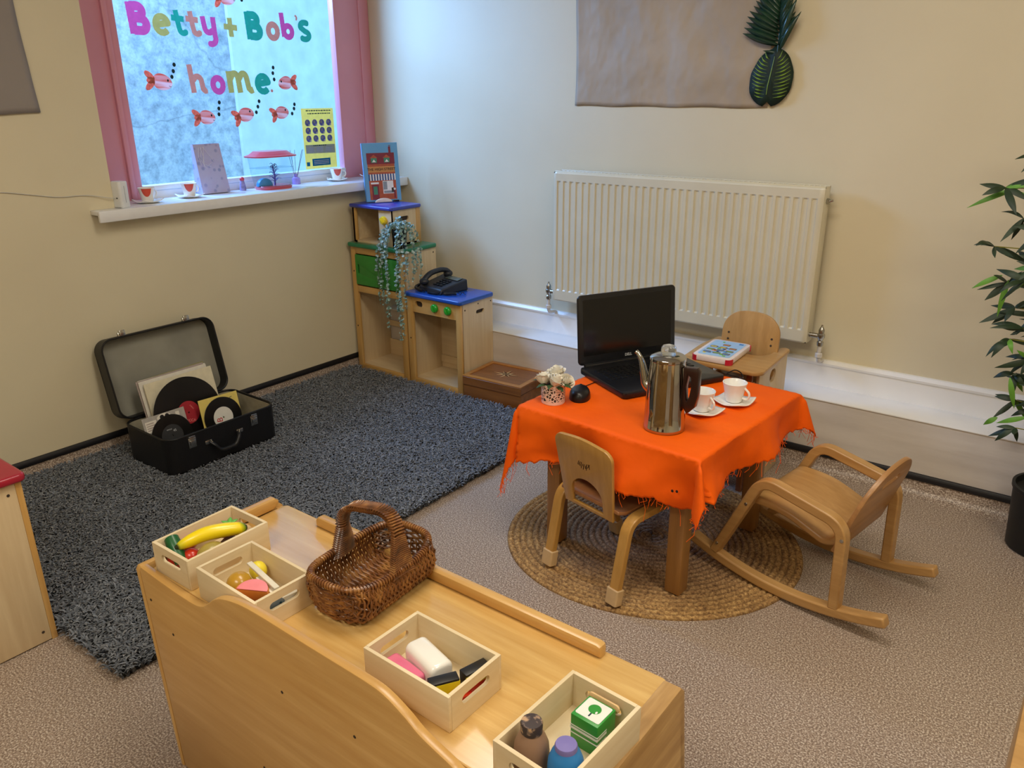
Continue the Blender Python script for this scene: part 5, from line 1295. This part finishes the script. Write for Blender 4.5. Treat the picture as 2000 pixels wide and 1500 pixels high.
# ================================================================== TRAY TOPPED UNIT IN FRONT
UX0, UX1, UYN, UYF, UZ = 1.715, 2.785, -2.552, -2.19, .5
t = thing('tray_top_unit', 'birch storage unit with a raised wavy side and tray top of crates', 'storage unit', (UX0, UYN, 0))
Lu, Du = UX1-UX0, UYF-UYN
SH = M(((1, 0, -.075, .075*UZ), (0, 1, 0, 0), (0, 0, 1, 0), (0, 0, 0, 1)))   # ends lean slightly: the unit narrows to one side lower down
prof = [(1.722, .512), (1.811, .505), (1.88, .502), (1.933, .503), (1.96, .51), (1.982, .524), (2.004, .541), (2.032, .556), (2.08, .568), (2.137, .573), (2.239, .572), (2.333, .571), (2.421, .570), (2.461, .565), (2.5, .548), (2.527, .531), (2.556, .52), (2.591, .509), (2.608, .501), (2.66, .497), (2.785, .497)]
sm = []
for i in range(len(prof)-1):
    p0, p1, p2, p3 = prof[max(0, i-1)], prof[i], prof[i+1], prof[min(len(prof)-1, i+2)]
    for k in range(4):
        u = k/4; sm.append(tuple(.5*((2*p1[j])+(-p0[j]+p2[j])*u+(2*p0[j]-5*p1[j]+4*p2[j]-p3[j])*u*u+(-p0[j]+3*p1[j]-3*p2[j]+p3[j])*u**3) for j in (0, 1)))
sm.append(prof[-1])
poly = [(x-UX0, z) for x, z in sm]; poly = [(.0165, .502), (.022, .510)]+poly[4:]
poly = poly+[(Lu, .0), (.0165, 0)]
mb = MB(); mb.prism(poly, -.018, 0, X=SH @ XZ, bev=.0045); mb.build('wavy_side_panel', birch('x'), t)
mb = MB(); mb.prism([(0, .0), (Lu, 0), (Lu, .494), (0, .494)], -Du+.004, -Du+.02, X=SH @ XZ, bev=.002); mb.build('back_side_panel', birch('x'), t)
mb = MB(); mb.prism(rrect(.028, Lu-.03, .019, Du, .012), UZ-.016, UZ, bev=.003); mb.build('tray_top', wood('birch_tray', '#c99e58', '#e0bb78', 'x', .22, 1.0), t)
OAKE = wood('end_grain_oak', '#9c7645', '#c7a26b', 'y', .45, .2, 12, 10)
for x0_, x1_, zt in ((0, .016, .506), (Lu-.034, Lu, .506)):
    mb = MB(); mb.prism([(0.019 if x0_ > .5 else .0, 0), (Du+.0, 0), (Du+.0, zt-.012), (Du-.012, zt), (.019 if x0_ > .5 else .006, zt), (0.019 if x0_ > .5 else .0, zt-.008)], x0_, x1_, X=SH @ YZ, bev=.004); mb.build('end_panel', OAKE if x0_ > .5 else birch('z'), t)
mb = MB(); P = fillet([(.17, Du-.014, UZ), (.17, Du-.014, UZ+.024), (.20, Du-.014, UZ+.024)], .01, 4)
mb.prism([(.168, 0), (.168, .016)]+[(.172, .022)]+[(.178, .025), (.912, .025), (.92, .022), (.922, .016), (.922, 0)], -Du+.003, -Du+.026, X=T(0, 0, UZ) @ XZ, bev=.006); mb.build('far_rail', birch('x'), t)
mb = MB(); mb.prism([(.06, 0)]+[(Du-.035, 0), (Du-.02, .010), (Du-.018, .018), (Du-.028, .027), (.06, .027)], .006, .03, X=T(0, 0, UZ) @ YZ, bev=.006); mb.build('end_rail', birch('y'), t)
mb = MB()
for x, z in ((.04, .44), (.105, .385), (.47, .43), (.66, .44), (.36, .2), (.80, .40)): mb.cyl((x, -.0002, z), (x, -.001, z), .003, .0028, 10, X=SH)
mb.split('screw_hole', DARKHOLE, t)
mb = MB()
mb.prism([(.03, .25), (Lu-.034, .25), (Lu-.034, .265), (.03, .265)], -Du+.02, -.018, X=XZ); mb.prism([(.03, .0), (Lu-.034, .0), (Lu-.034, .02), (.03, .02)], -Du+.02, -.018, X=XZ); mb.split('shelf', birch('x'), t)

# crates
CW = {k: crate_wood(k) for k in 'xyz'}
def crate(lab, x0, y0, rot):
    """local x is the long way: .187 by .126, .067 high; (x0, y0) is the centre"""
    t = thing('wooden_crate', lab, 'crate', (x0, y0, UZ+.0006), rot, 'small crates on the tray top')
    L, W, H, th = .190, .126, .067, .0065
    for sy in (-1, 1): MB().box(-L/2, L/2, sy*(W/2-th/2)-th/2, sy*(W/2-th/2)+th/2, 0, H, bev=.0008).build('side_board', CW['x'], t)
    for sx in (-1, 1):
        MB().prism([(-W/2+th, 0), (W/2-th, 0), (W/2-th, H), (-W/2+th, H)], -th/2, th/2, holes=[slot(0, .041, .066, .017)], X=T(sx*(L/2-th/2), 0, 0) @ YZ).build('end_board', CW['y'], t)
    MB().box(-L/2+th, L/2-th, -W/2+th, W/2-th, .001, .006).build('base_board', CW['x'], t)
    return t
C1 = (1.822, -2.434); C2 = (2.014, -2.468); C3 = (2.448, -2.435); C4 = (2.714, -2.432)
crate('pale wooden crate of toy fruit with the banana on top', C1[0], C1[1], 91)
crate('pale wooden crate with a pink and orange toy slice', C2[0], C2[1], -1)
crate('pale wooden crate holding the white and pink toy rolls', C3[0], C3[1], -1)
crate('pale wooden crate holding two toy bottles and a green carton', C4[0], C4[1], 87)
CZ = UZ+.006

# toy food in the banana crate
BAN, nt, b = mk('toy_banana'); tc = nt.nodes.new('ShaderNodeTexCoord'); sep = nt.nodes.new('ShaderNodeSeparateXYZ'); nt.links.new(tc.outputs['Generated'], sep.inputs[0])
r = ramp(nt, sep.outputs['Y'], [(.0, lin('#1c2b12')), (.035, lin('#1c2b12')), (.06, lin('#c9c31a')), (.14, lin('#f2d80e')), (.86, lin('#f2d80e')), (.93, lin('#7f9a1a')), (.965, lin('#14200f')), (1, lin('#14200f'))]); nt.links.new(r.outputs['Color'], b.inputs['Base Color']); b.inputs['Roughness'].default_value = .35; b.inputs['Coat Weight'].default_value = .3
RF = plain('toy_tomato_red', '#c8321f', .3, coat=.4, var=.06); GREENF = plain('toy_green', '#1f7a2c', .35, coat=.3, var=.08); OLIVEF = plain('toy_olive', '#a3924a', .35, coat=.3, var=.1); PKF = plain('toy_pink', '#e37b85', .4, coat=.2); MUST = plain('toy_mustard', '#b98d2a', .3, coat=.4, var=.05); YELF = plain('toy_yellow', '#f0cd14', .35, coat=.3); GWHITE = plain('toy_stick_white', '#ddd6c3', .5); BROWNF = plain('toy_brown', '#5d3a24', .5, var=.15)
def toy(name, label, mb, mats, cat='toy food', group='toy food in the crates', **k):
    return tag(mb.build(name, mats, **k), label, cat, group)
cx, cy = C1
pts = [(cx-.018, cy-.072, CZ+.050), (cx-.010, cy-.052, CZ+.056), (cx+.004, cy-.015, CZ+.066), (cx+.020, cy+.025, CZ+.062), (cx+.032, cy+.053, CZ+.057), (cx+.036, cy+.062, CZ+.056)]
fp = fillet(pts, .03, 5); n_ = len(fp); rs = [.0045 if (i == 0 or i == n_-1) else .0048+.0105*sin(pi*min(1, max(0, (i+1)/(n_+1))))**.6 for i in range(n_)]
toy('toy_banana', 'yellow toy banana with dark tips lying across the first crate', MB().tube(fp, rs, 12), BAN)
toy('toy_cucumber', 'dark green toy cucumber end leaning in the corner of the banana crate', MB().tube([(cx-.046, cy-.062, CZ+.058), (cx-.030, cy-.066, CZ+.048), (cx-.004, cy-.070, CZ+.022)], [.0145, .0155, .013], 16), plain('toy_dark_green', '#15582a', .4, coat=.2))
mb = MB(); mb.ball((cx-.03, cy-.066, CZ+.018), .019, .019, .0175); toy('toy_tomato', 'red toy tomato showing through the handle hole of the banana crate', mb, RF)
mb = MB(); mb.ball((cx-.004, cy-.048, CZ+.026), .018, .018, .016); toy('toy_strawberry', 'red toy fruit beneath the banana tip beside the green cucumber', mb, RF)
mb = MB(); mb.ball((cx+.030, cy-.022, CZ+.03), .025, .032, .025); toy('toy_potato', 'olive brown toy potato under the banana', mb, OLIVEF)
mb = MB(); mb.ball((cx-.038, cy-.03, CZ+.034), .014, .018, .014); toy('toy_radish', 'pink toy radish half hidden beside the banana', mb, PKF)
mb = MB(); mb.ball((cx-.016, cy+.042, CZ+.040), .017, .02, .016); mb.build
tm = thing('toy_carrot_top', 'coral toy fruit with green leaves behind the banana', 'toy food', (0, 0, 0), 0, 'toy food in the crates')
mb.build('fruit', plain('toy_coral', '#e0553a', .35, coat=.3), tm)
mb = MB()
for a in (0, 70, 140, 215, 290): leaf_strip(mb, (cx-.012, cy+.052, CZ+.054), (cx-.012+.018*cos(R(a)), cy+.052+.018*sin(R(a)), CZ+.058), .006, (0, 0, 1))
mb.split('leaf', GREENF, tm, solid=.001)
mb = MB(); mb.ball((cx+.012, cy+.07, CZ+.035), .019, .015, .015); toy('toy_shell', 'beige toy nut at the far end of the banana crate', mb, plain('toy_beige', '#c9ab7e', .6, var=.2))
mb = MB(); mb.ball((cx+.02, cy+.028, CZ+.022), .022, .024, .02); toy('toy_plum', 'dark brown toy plum under the far end of the banana', mb, BROWNF)

cx, cy = C2
mb = MB(); mb.box(-.056, .056, -.0055, .0055, 0, .005, bev=.0012, X=T(cx+.012, cy+.012, CZ+.046) @ RZ(-9) @ RY(2)); toy('lolly_stick', 'white flat toy stick lying on top of the second crate', mb, GWHITE, cat='toy stick')
mb = MB(); mb.box(-.030, .034, -.005, .005, 0, .005, bev=.0012, X=T(cx+.030, cy+.003, CZ+.037) @ RZ(-10) @ RY(3)); toy('lolly_stick', 'white flat toy stick tucked under the upper one in the second crate', mb, GWHITE, cat='toy stick')
mb = MB(); mb.ball((cx-.040, cy+.036, CZ+.026), .0175, .0175, .020); toy('toy_lemon', 'small yellow toy lemon by the inner wall of the second crate', mb, YELF)
mb = MB(); mb.ball((cx-.034, cy-.012, CZ+.024), .0245, .0245, .0235); toy('toy_kiwi', 'mustard toy ball beside the pink slice in the second crate', mb, MUST)
tm = thing('toy_melon_slice', 'pink and orange toy melon slice in the second crate', 'toy food', (cx+.030, cy-.030, CZ), 0, 'toy food in the crates')
sl = [(.034*cos(R(a)), .030*sin(R(a))) for a in range(0, 181, 10)]
A = T(0, 0, .044) @ RZ(28) @ RX(16)
MB().prism(sl, -.034, .0, X=A, bev=.006).build('rind', plain('toy_orange', '#f07a1e', .35, coat=.2), tm)
MB().prism([(x*.9, .002+y*.88) for x, y in sl], .0, .002, X=A @ T(.003, -.001, 0), bev=.001).build('flesh', plain('toy_salmon', '#f08c94', .4, coat=.2), tm)
mb = MB(); mb.box(-.03, .03, -.012, .012, .0, .018, bev=.005, X=T(cx+.02, cy-.046, CZ) @ RZ(8)); toy('toy_bread', 'ochre toy block under the pink slice in the second crate', mb, MUST)
tm = thing('toy_fish', 'grey toy fish with a brown tail by the handle hole of the second crate', 'toy food', (cx+.068, cy-.022, CZ), 75, 'toy food in the crates')
MB().ball((0, 0, .022), .034, .013, .017).build('body', plain('toy_fish_grey', '#66737a', .4, coat=.2, var=.1), tm)
MB().prism([(-.032, .022), (-.05, .036), (-.05, .008)], -.004, .004, X=XZ, bev=.001).build('tail', plain('toy_rust', '#93502a', .5), tm)
mb = MB(); mb.ball((.022, -.0118, .027), .0022); mb.split('eye', INK, tm)
mb = MB(); mb.box(-.02, .02, -.004, .004, 0, .03, bev=.001, X=T(cx+.078, cy+.02, CZ) @ RZ(80)); toy('toy_cheese', 'small pale toy block behind the grey toy fish', mb, GWHITE)

cx, cy = C3
mb = MB(); mb.prism(rrect(-.024, .024, -.022, .022, .0135), -.043, .043, X=T(cx-.012, cy+.004, CZ+.029) @ RZ(-15) @ M.Rotation(R(90), 4, 'Y'), bev=.0075, seg=3); toy('toy_milk_bottle', 'glossy white rounded toy block lying in the third crate', mb, plain('toy_gloss_white', '#eeece6', .12, coat=.6, var=.01))
mb = MB(); mb.prism(rrect(-.018, .018, -.018, .018, .011), -.039, .039, X=T(cx-.034, cy-.032, CZ+.0185) @ RZ(-8) @ M.Rotation(R(90), 4, 'Y'), bev=.006, seg=3); toy('toy_yoghurt', 'glossy pink rounded toy block beside the white one', mb, plain('toy_gloss_pink', '#dd6f90', .15, coat=.6, var=.02))
def boxtoy(lab, c, rot, cols_):
    tm = thing('toy_box', lab, 'toy packet', c, rot, 'toy packets in the third crate')
    MB().box(-.024, .024, -.010, .010, 0, .042, bev=.0015).build('carton', plain('toy_black', '#1d1b1a', .4), tm)
    mb = MB()
    mb.box(-.0245, .0245, -.0106, -.0098, .004, .038, mat=0); mb.box(-.022, .022, -.0109, -.0105, .006, .018, mat=1); mb.box(.0238, .0246, -.0095, .0095, .004, .038, mat=0)
    mb.build('printed_label', cols_, tm, smooth=0)
boxtoy('black and yellow toy packet standing by the white toy block', (cx+.052, cy-.030, CZ+.012), 58, [plain('toy_lemon_yellow', '#e6cf1f', .4), plain('toy_label_red', '#c63a2a', .4)])
boxtoy('black toy packet in the corner of the third crate behind the other', (cx+.068, cy+.028, CZ+.004), 75, [plain('toy_lime_yellow', '#c9bb2c', .4), RF])
mb = MB(); mb.prism([(.0, .0), (.046, .0), (.046, .012), (0, .03)], -.006, .006, X=T(cx+.075, cy-.036, CZ) @ RZ(90) @ XZ, bev=.001); toy('toy_pizza_slice', 'red and yellow toy slice behind the handle hole of the third crate', mb, RF)
mb = MB(); mb.box(-.02, .02, -.02, .02, 0, .012, bev=.003, X=T(cx+.034, cy-.030, CZ-.0) @ RZ(10)); toy('toy_biscuit', 'rust brown toy biscuit under the packets in the third crate', mb, plain('toy_rust_block', '#9a4a26', .5))

cx, cy = C4
def bottle(lab, x, y, h, body, cap, capr):
    q = 1.24
    tm = thing('toy_bottle', lab, 'toy bottle', (x, y, CZ), 0, 'toy bottles in the end crate')
    MB().lathe([(0, 0), (.0185*q, 0), (.0205*q, .003), (.0208*q, .038), (.020*q, .050), (.0165*q, .062), (.0118*q, .071), (.0112*q, h-.018), (0, h-.016)], 32).build('body', body, tm)
    MB().lathe([(.0115*q, h-.019), (.0125*q, h-.018), (.0130*q, h-.004), (.0120*q, h-.001), (0, h)], 28).build('cap', cap, tm)
WORN, nt, b = mk('worn_cap'); n = tex(nt, 'noise', 85, detail=5); r = ramp(nt, n.outputs['Fac'], [(.50, lin('#3b3030')), (.54, lin('#66564f')), (.62, lin('#b89674'))]); nt.links.new(r.outputs['Color'], b.inputs['Base Color']); b.inputs['Roughness'].default_value = .6
bottle('taupe brown toy bottle with a worn dark cap', cx-.028, cy-.053, .090, plain('toy_taupe', '#94745c', .5, var=.04), WORN, 0)
bottle('blue toy bottle with a violet cap', cx+.027, cy-.048, .078, plain('toy_blue', '#4a7394', .5, var=.04), plain('toy_violet', '#7a72b4', .5, var=.04), 0)
tm = thing('toy_juice_carton', 'green toy juice carton with a green apple label in the end crate', 'toy carton', (cx+.013, cy+.046, CZ), -3, None)
CG = plain('toy_carton_green', '#2f8f35', .4, coat=.2, var=.03); CWH = plain('toy_carton_white', '#e4e6e0', .4)
mb = MB(); mb.box(-.024, .024, -.024, .024, 0, .056, bev=.0015); mb.build('carton', CG, tm)
mb = MB(); mb.box(-.0243, .0243, -.0244, .0, .030, .034, mat=0); mb.box(-.0243, .0243, -.0244, .0, .036, .038, mat=0); mb.box(-.0243, .0243, -.0244, .0, .022, .024, mat=0)
mb.prism(rrect(-.021, .021, -.018, .021, .003), .056, .0566, mat=0); mb.prism(ell(0, .004, .010, .0095, 24), .0566, .0572, mat=1); mb.prism(ell(.006, -.001, .0016, .0026, 10), .0572, .0575, mat=0)
mb.prism([(-.0008, -.013), (.0012, -.013), (.0012, -.006), (-.0008, -.006)], .0566, .0573, mat=2)
mb.build('printed_label', [CWH, CG, INK], tm, smooth=0)
mb = MB(); mb.prism(slot(0, .0, .056, .013), -.002, .002, X=T(cx+.012, cy+.078, CZ+.049) @ RZ(-3) @ RX(-12) @ XZ, bev=.001); toy('lolly_stick', 'plain wooden toy stick behind the green carton in the end crate', mb, plain('toy_plain_wood', '#dcb987', .5), cat='toy stick')

# ------------------------------------------------------------------ wicker basket
WK, nt, b = mk('willow_wicker'); n = tex(nt, 'noise', 38, detail=4); r = ramp(nt, n.outputs['Fac'], [(.30, lin('#4d2c16')), (.5, lin('#7d4e28')), (.7, lin('#a5753f'))]); nt.links.new(r.outputs['Color'], b.inputs['Base Color']); b.inputs['Roughness'].default_value = .38; b.inputs['Coat Weight'].default_value = .25
BX, BY, BRZ = 2.174, -2.310, 4
t = thing('wicker_basket', 'small brown wicker basket with an arched handle on the tray top', 'basket', (BX, BY, UZ+.001), BRZ)
hx, hy, hh = .074, .118, .074
def rimz(y): return hh+.007*(abs(y)/hy)**2.5
def sec(y):
    """half width of the bowl at rim for a cross section at y"""
    q = abs(y)/hy; return hx*(1-.0*q) if q < .72 else hx*sqrt(max(0, 1-((q-.72)/.285)**2.2))
mb = MB(); ns = 44
nrib = 11
for j in range(ns):
    y = -hy*.985+2*hy*.985*j/(ns-1); w_ = max(sec(y), .012); zt = rimz(y); pts = []; K = 44
    wb = w_*.90; endq = max(0, (abs(y)/hy-.72)/.28)
    zb = .004+.020*endq**2
    for k in range(K+1):
        u = k/K; a = u*2-1
        # squared U profile
        if abs(a) > .42:
            s_ = (abs(a)-.42)/.58; x = (wb+(w_-wb)*s_)*(1 if a > 0 else -1); z = zb+(zt-zb)*s_+.004*(1-s_)
            x += (1 if a > 0 else -1)*.010*sin(pi*s_)
        else:
            x = wb*a/.42; z = zb+.010*abs(a/.42)**6
        ph = sin(k*pi*nrib/ K*2+pi*j)
        nx = 1 if abs(a) > .42 else 0
        x += (.0020*ph)*(1 if a > 0 else -1)*nx; z += .0018*ph*(1-nx); yy = y+.0022*sin(k*pi*nrib/K*2+.6)
        pts.append((x, yy, z))
    mb.tube(pts, .0026, 5)
# ribs running lengthwise
for k in range(nrib):
    a = -1+2*(k+.5)/nrib; pts = []
    for j in range(25):
        y = -hy*1.0+2*hy*j/24; w_ = max(sec(y*.98), .008); wb = w_*.9; zt = rimz(y); endq = max(0, (abs(y)/hy-.72)/.28); zb = .004+.02*endq**2
        if abs(a) > .42:
            s_ = (abs(a)-.42)/.58; x = (wb+(w_-wb)*s_+.010*sin(pi*s_))*(1 if a > 0 else -1); z = zb+(zt-zb)*s_
        else: x = wb*a/.42; z = zb
        if j in (0, 24): z = max(z, zt*.75)
        pts.append((x, y, z))
    mb.tube(pts, .0015, 5)
# end weavers wrapping each short end
for e in (-1, 1):
    for q in range(11):
        f_ = (q+.5)/11; z = .010+(rimz(hy)-.012)*f_; pts = []
        for k in range(25):
            th = pi*k/24; x = hx*(.93+.07*f_)*cos(th); y = e*(hy*.70+hy*.33*(.86+.14*f_+.08*sin(pi*f_))*sin(th)); zz = z+.0055*sin(k*pi/2*1.0+pi*q)*.5
            rr = .0016*sin(k*pi/1.5+pi*q); pts.append((x*(1+rr*8), y*(1+rr*8), zz))
        mb.tube(pts, .0026, 5)
mb.build('woven_body', WK, t, smooth=60)
rimp = [(hx*abs(cos(a))**.62*(1 if cos(a) > 0 else -1)*1.03, hy*abs(sin(a))**.62*(1 if sin(a) > 0 else -1)*1.03) for a in [2*pi*k/60 for k in range(60)]]
def wrapped(mbx, path, rad, closed, pitch=.0062):
    mbx.tube(path, rad*.86, 10, closed=closed)
    L = 0; P = [V(p) for p in path]; P = P+[P[0]] if closed else P
    tot = sum((P[i+1]-P[i]).length for i in range(len(P)-1)); turns = tot/pitch; out = []; acc = 0; N = None
    for i in range(len(P)-1):
        d = P[i+1]-P[i]; l = d.length
        if l < 1e-7: continue
        tt = d/l; N = (N-tt*N.dot(tt)).normalized() if N else tt.orthogonal().normalized(); B = tt.cross(N); m_ = max(2, int(l/pitch*9))
        for k in range(m_):
            s_ = acc+l*k/m_; a = 2*pi*s_/pitch; out.append(P[i]+tt*(l*k/m_)+N*(rad*cos(a))+B*(rad*sin(a)))
        acc += l
    mbx.tube(out, pitch*.40, 4)
mb = MB(); wrapped(mb, [(x, y, rimz(y)+.002) for x, y in rimp], .0058, True); mb.build('rim', WK, t, smooth=60)
mb = MB(); H = .135
arcp = fillet([(-hx-.002, 0, rimz(0)-.01), (-hx+.004, 0, .175), (hx-.004, 0, .198), (hx+.004, 0, rimz(0)-.01)], [0, .05, .05, 0], 14)
na = len(arcp)
def hw(i):
    z = arcp[i][2]; return .013+.016*max(0, (.125-z)/.06)**1.4
vs = []; fs = []
for i, p in enumerate(arcp):
    a = V(arcp[max(0, i-1)]); c = V(arcp[min(na-1, i+1)]); d = (c-a).normalized(); nn = V((d.z, 0, -d.x))
    for q in range(9):
        yy = (q/8*2-1)*hw(i); vs.append(V(p)+V((0, yy, 0))-nn*.006*(1-(q/8*2-1)**2)*(-1))
for i in range(na-1):
    for q in range(8): fs.append((i*9+q, i*9+q+1, (i+1)*9+q+1, (i+1)*9+q))
hb = MB(); hb.add(vs, fs); hb.build('handle', WK, t, smooth=60, solid=.006)
mb = MB(); tot = 0; last = None
dense = []
for i in range(na-1):
    m_ = max(1, int((V(arcp[i+1])-V(arcp[i])).length/.0042))
    for k in range(m_): dense.append((i+k/m_))
for idx, f_ in enumerate(dense):
    i = int(f_); u = f_-i; p = V(arcp[i]).lerp(V(arcp[i+1]), u); d = (V(arcp[i+1])-V(arcp[i])).normalized(); nn = V((d.z, 0, -d.x)); w_ = hw(i)*(1-u)+hw(i+1)*u
    pts = []
    for q in range(7):
        yy = (q/6*2-1); off = .0042+.0056*(1-yy*yy); wv = .0012*sin(q*pi+idx*pi); pts.append(p+V((0, yy*w_*1.04, 0))+nn*(off+wv)+d*.002*yy)
    for q in range(6, -1, -1):
        yy = (q/6*2-1); pts.append(p+V((0, yy*w_*1.04, 0))+nn*(-.0042+.003*(1-yy*yy))+d*(.002+.002*yy))
    mb.tube(pts, .0021, 4, closed=True)
mb.build('handle_wrapping', WK, t, smooth=60)

# ================================================================== RED TOPPED CABINET
t = thing('red_topped_unit', 'pale wooden play unit with a red top at the edge of the shag rug', 'play kitchen unit', (.70, -2.985, 0))
Wt, Dt, Ht = .366, .475, .488
MB().box(Wt-.013, Wt, .0, Dt-.016, .004, Ht, bev=.0015).build('side_panel', ply('z'), t)
MB().box(.0, .013, .0, Dt-.016, .004, Ht, bev=.0015).build('side_panel', ply('z'), t)
MB().box(.0, Wt, Dt-.016, Dt, .0, Ht, bev=.002).build('front_frame', birch('z'), t)
MB().box(.013, Wt-.013, .0, .01, .0, Ht).build('back_panel', ply('x'), t)
mb = MB(); mb.prism(rrect(-.012, Wt+.014, -.014, Dt+.012, .018), Ht, Ht+.022, bev=.007, seg=3); mb.build('lid', plain('red_laminate', '#a52136', .3, coat=.35, var=.04), t)
mb = MB(); screws(mb, [(Wt, Dt-.036, Ht-.03), (Wt, Dt-.034, .035), (Wt, .04, Ht-.03)], (1, 0, 0)); mb.split('screw', DARKHOLE, t)

# wooden cupboard whose edge enters the frame low down
t = thing('wooden_cupboard', 'edge of a plain wooden cupboard entering the frame by the open floor', 'cupboard', (3.234, -2.05, 0))
mb = MB(); mb.box(0, .018, 0, .33, 0, .44, bev=.002); mb.build('side_panel', beech('z'), t)
MB().box(.018, .4, .316, .33, 0, .44, bev=.002).build('back_panel', beech('z'), t)
MB().box(.0, .4, .0, .33, .44, .458, bev=.003).build('top_board', beech('x'), t)
MB().box(.382, .4, .0, .316, 0, .44, bev=.002).build('side_panel', beech('z'), t)
MB().box(.018, .382, .0, .316, .2, .215).build('shelf', beech('x'), t)
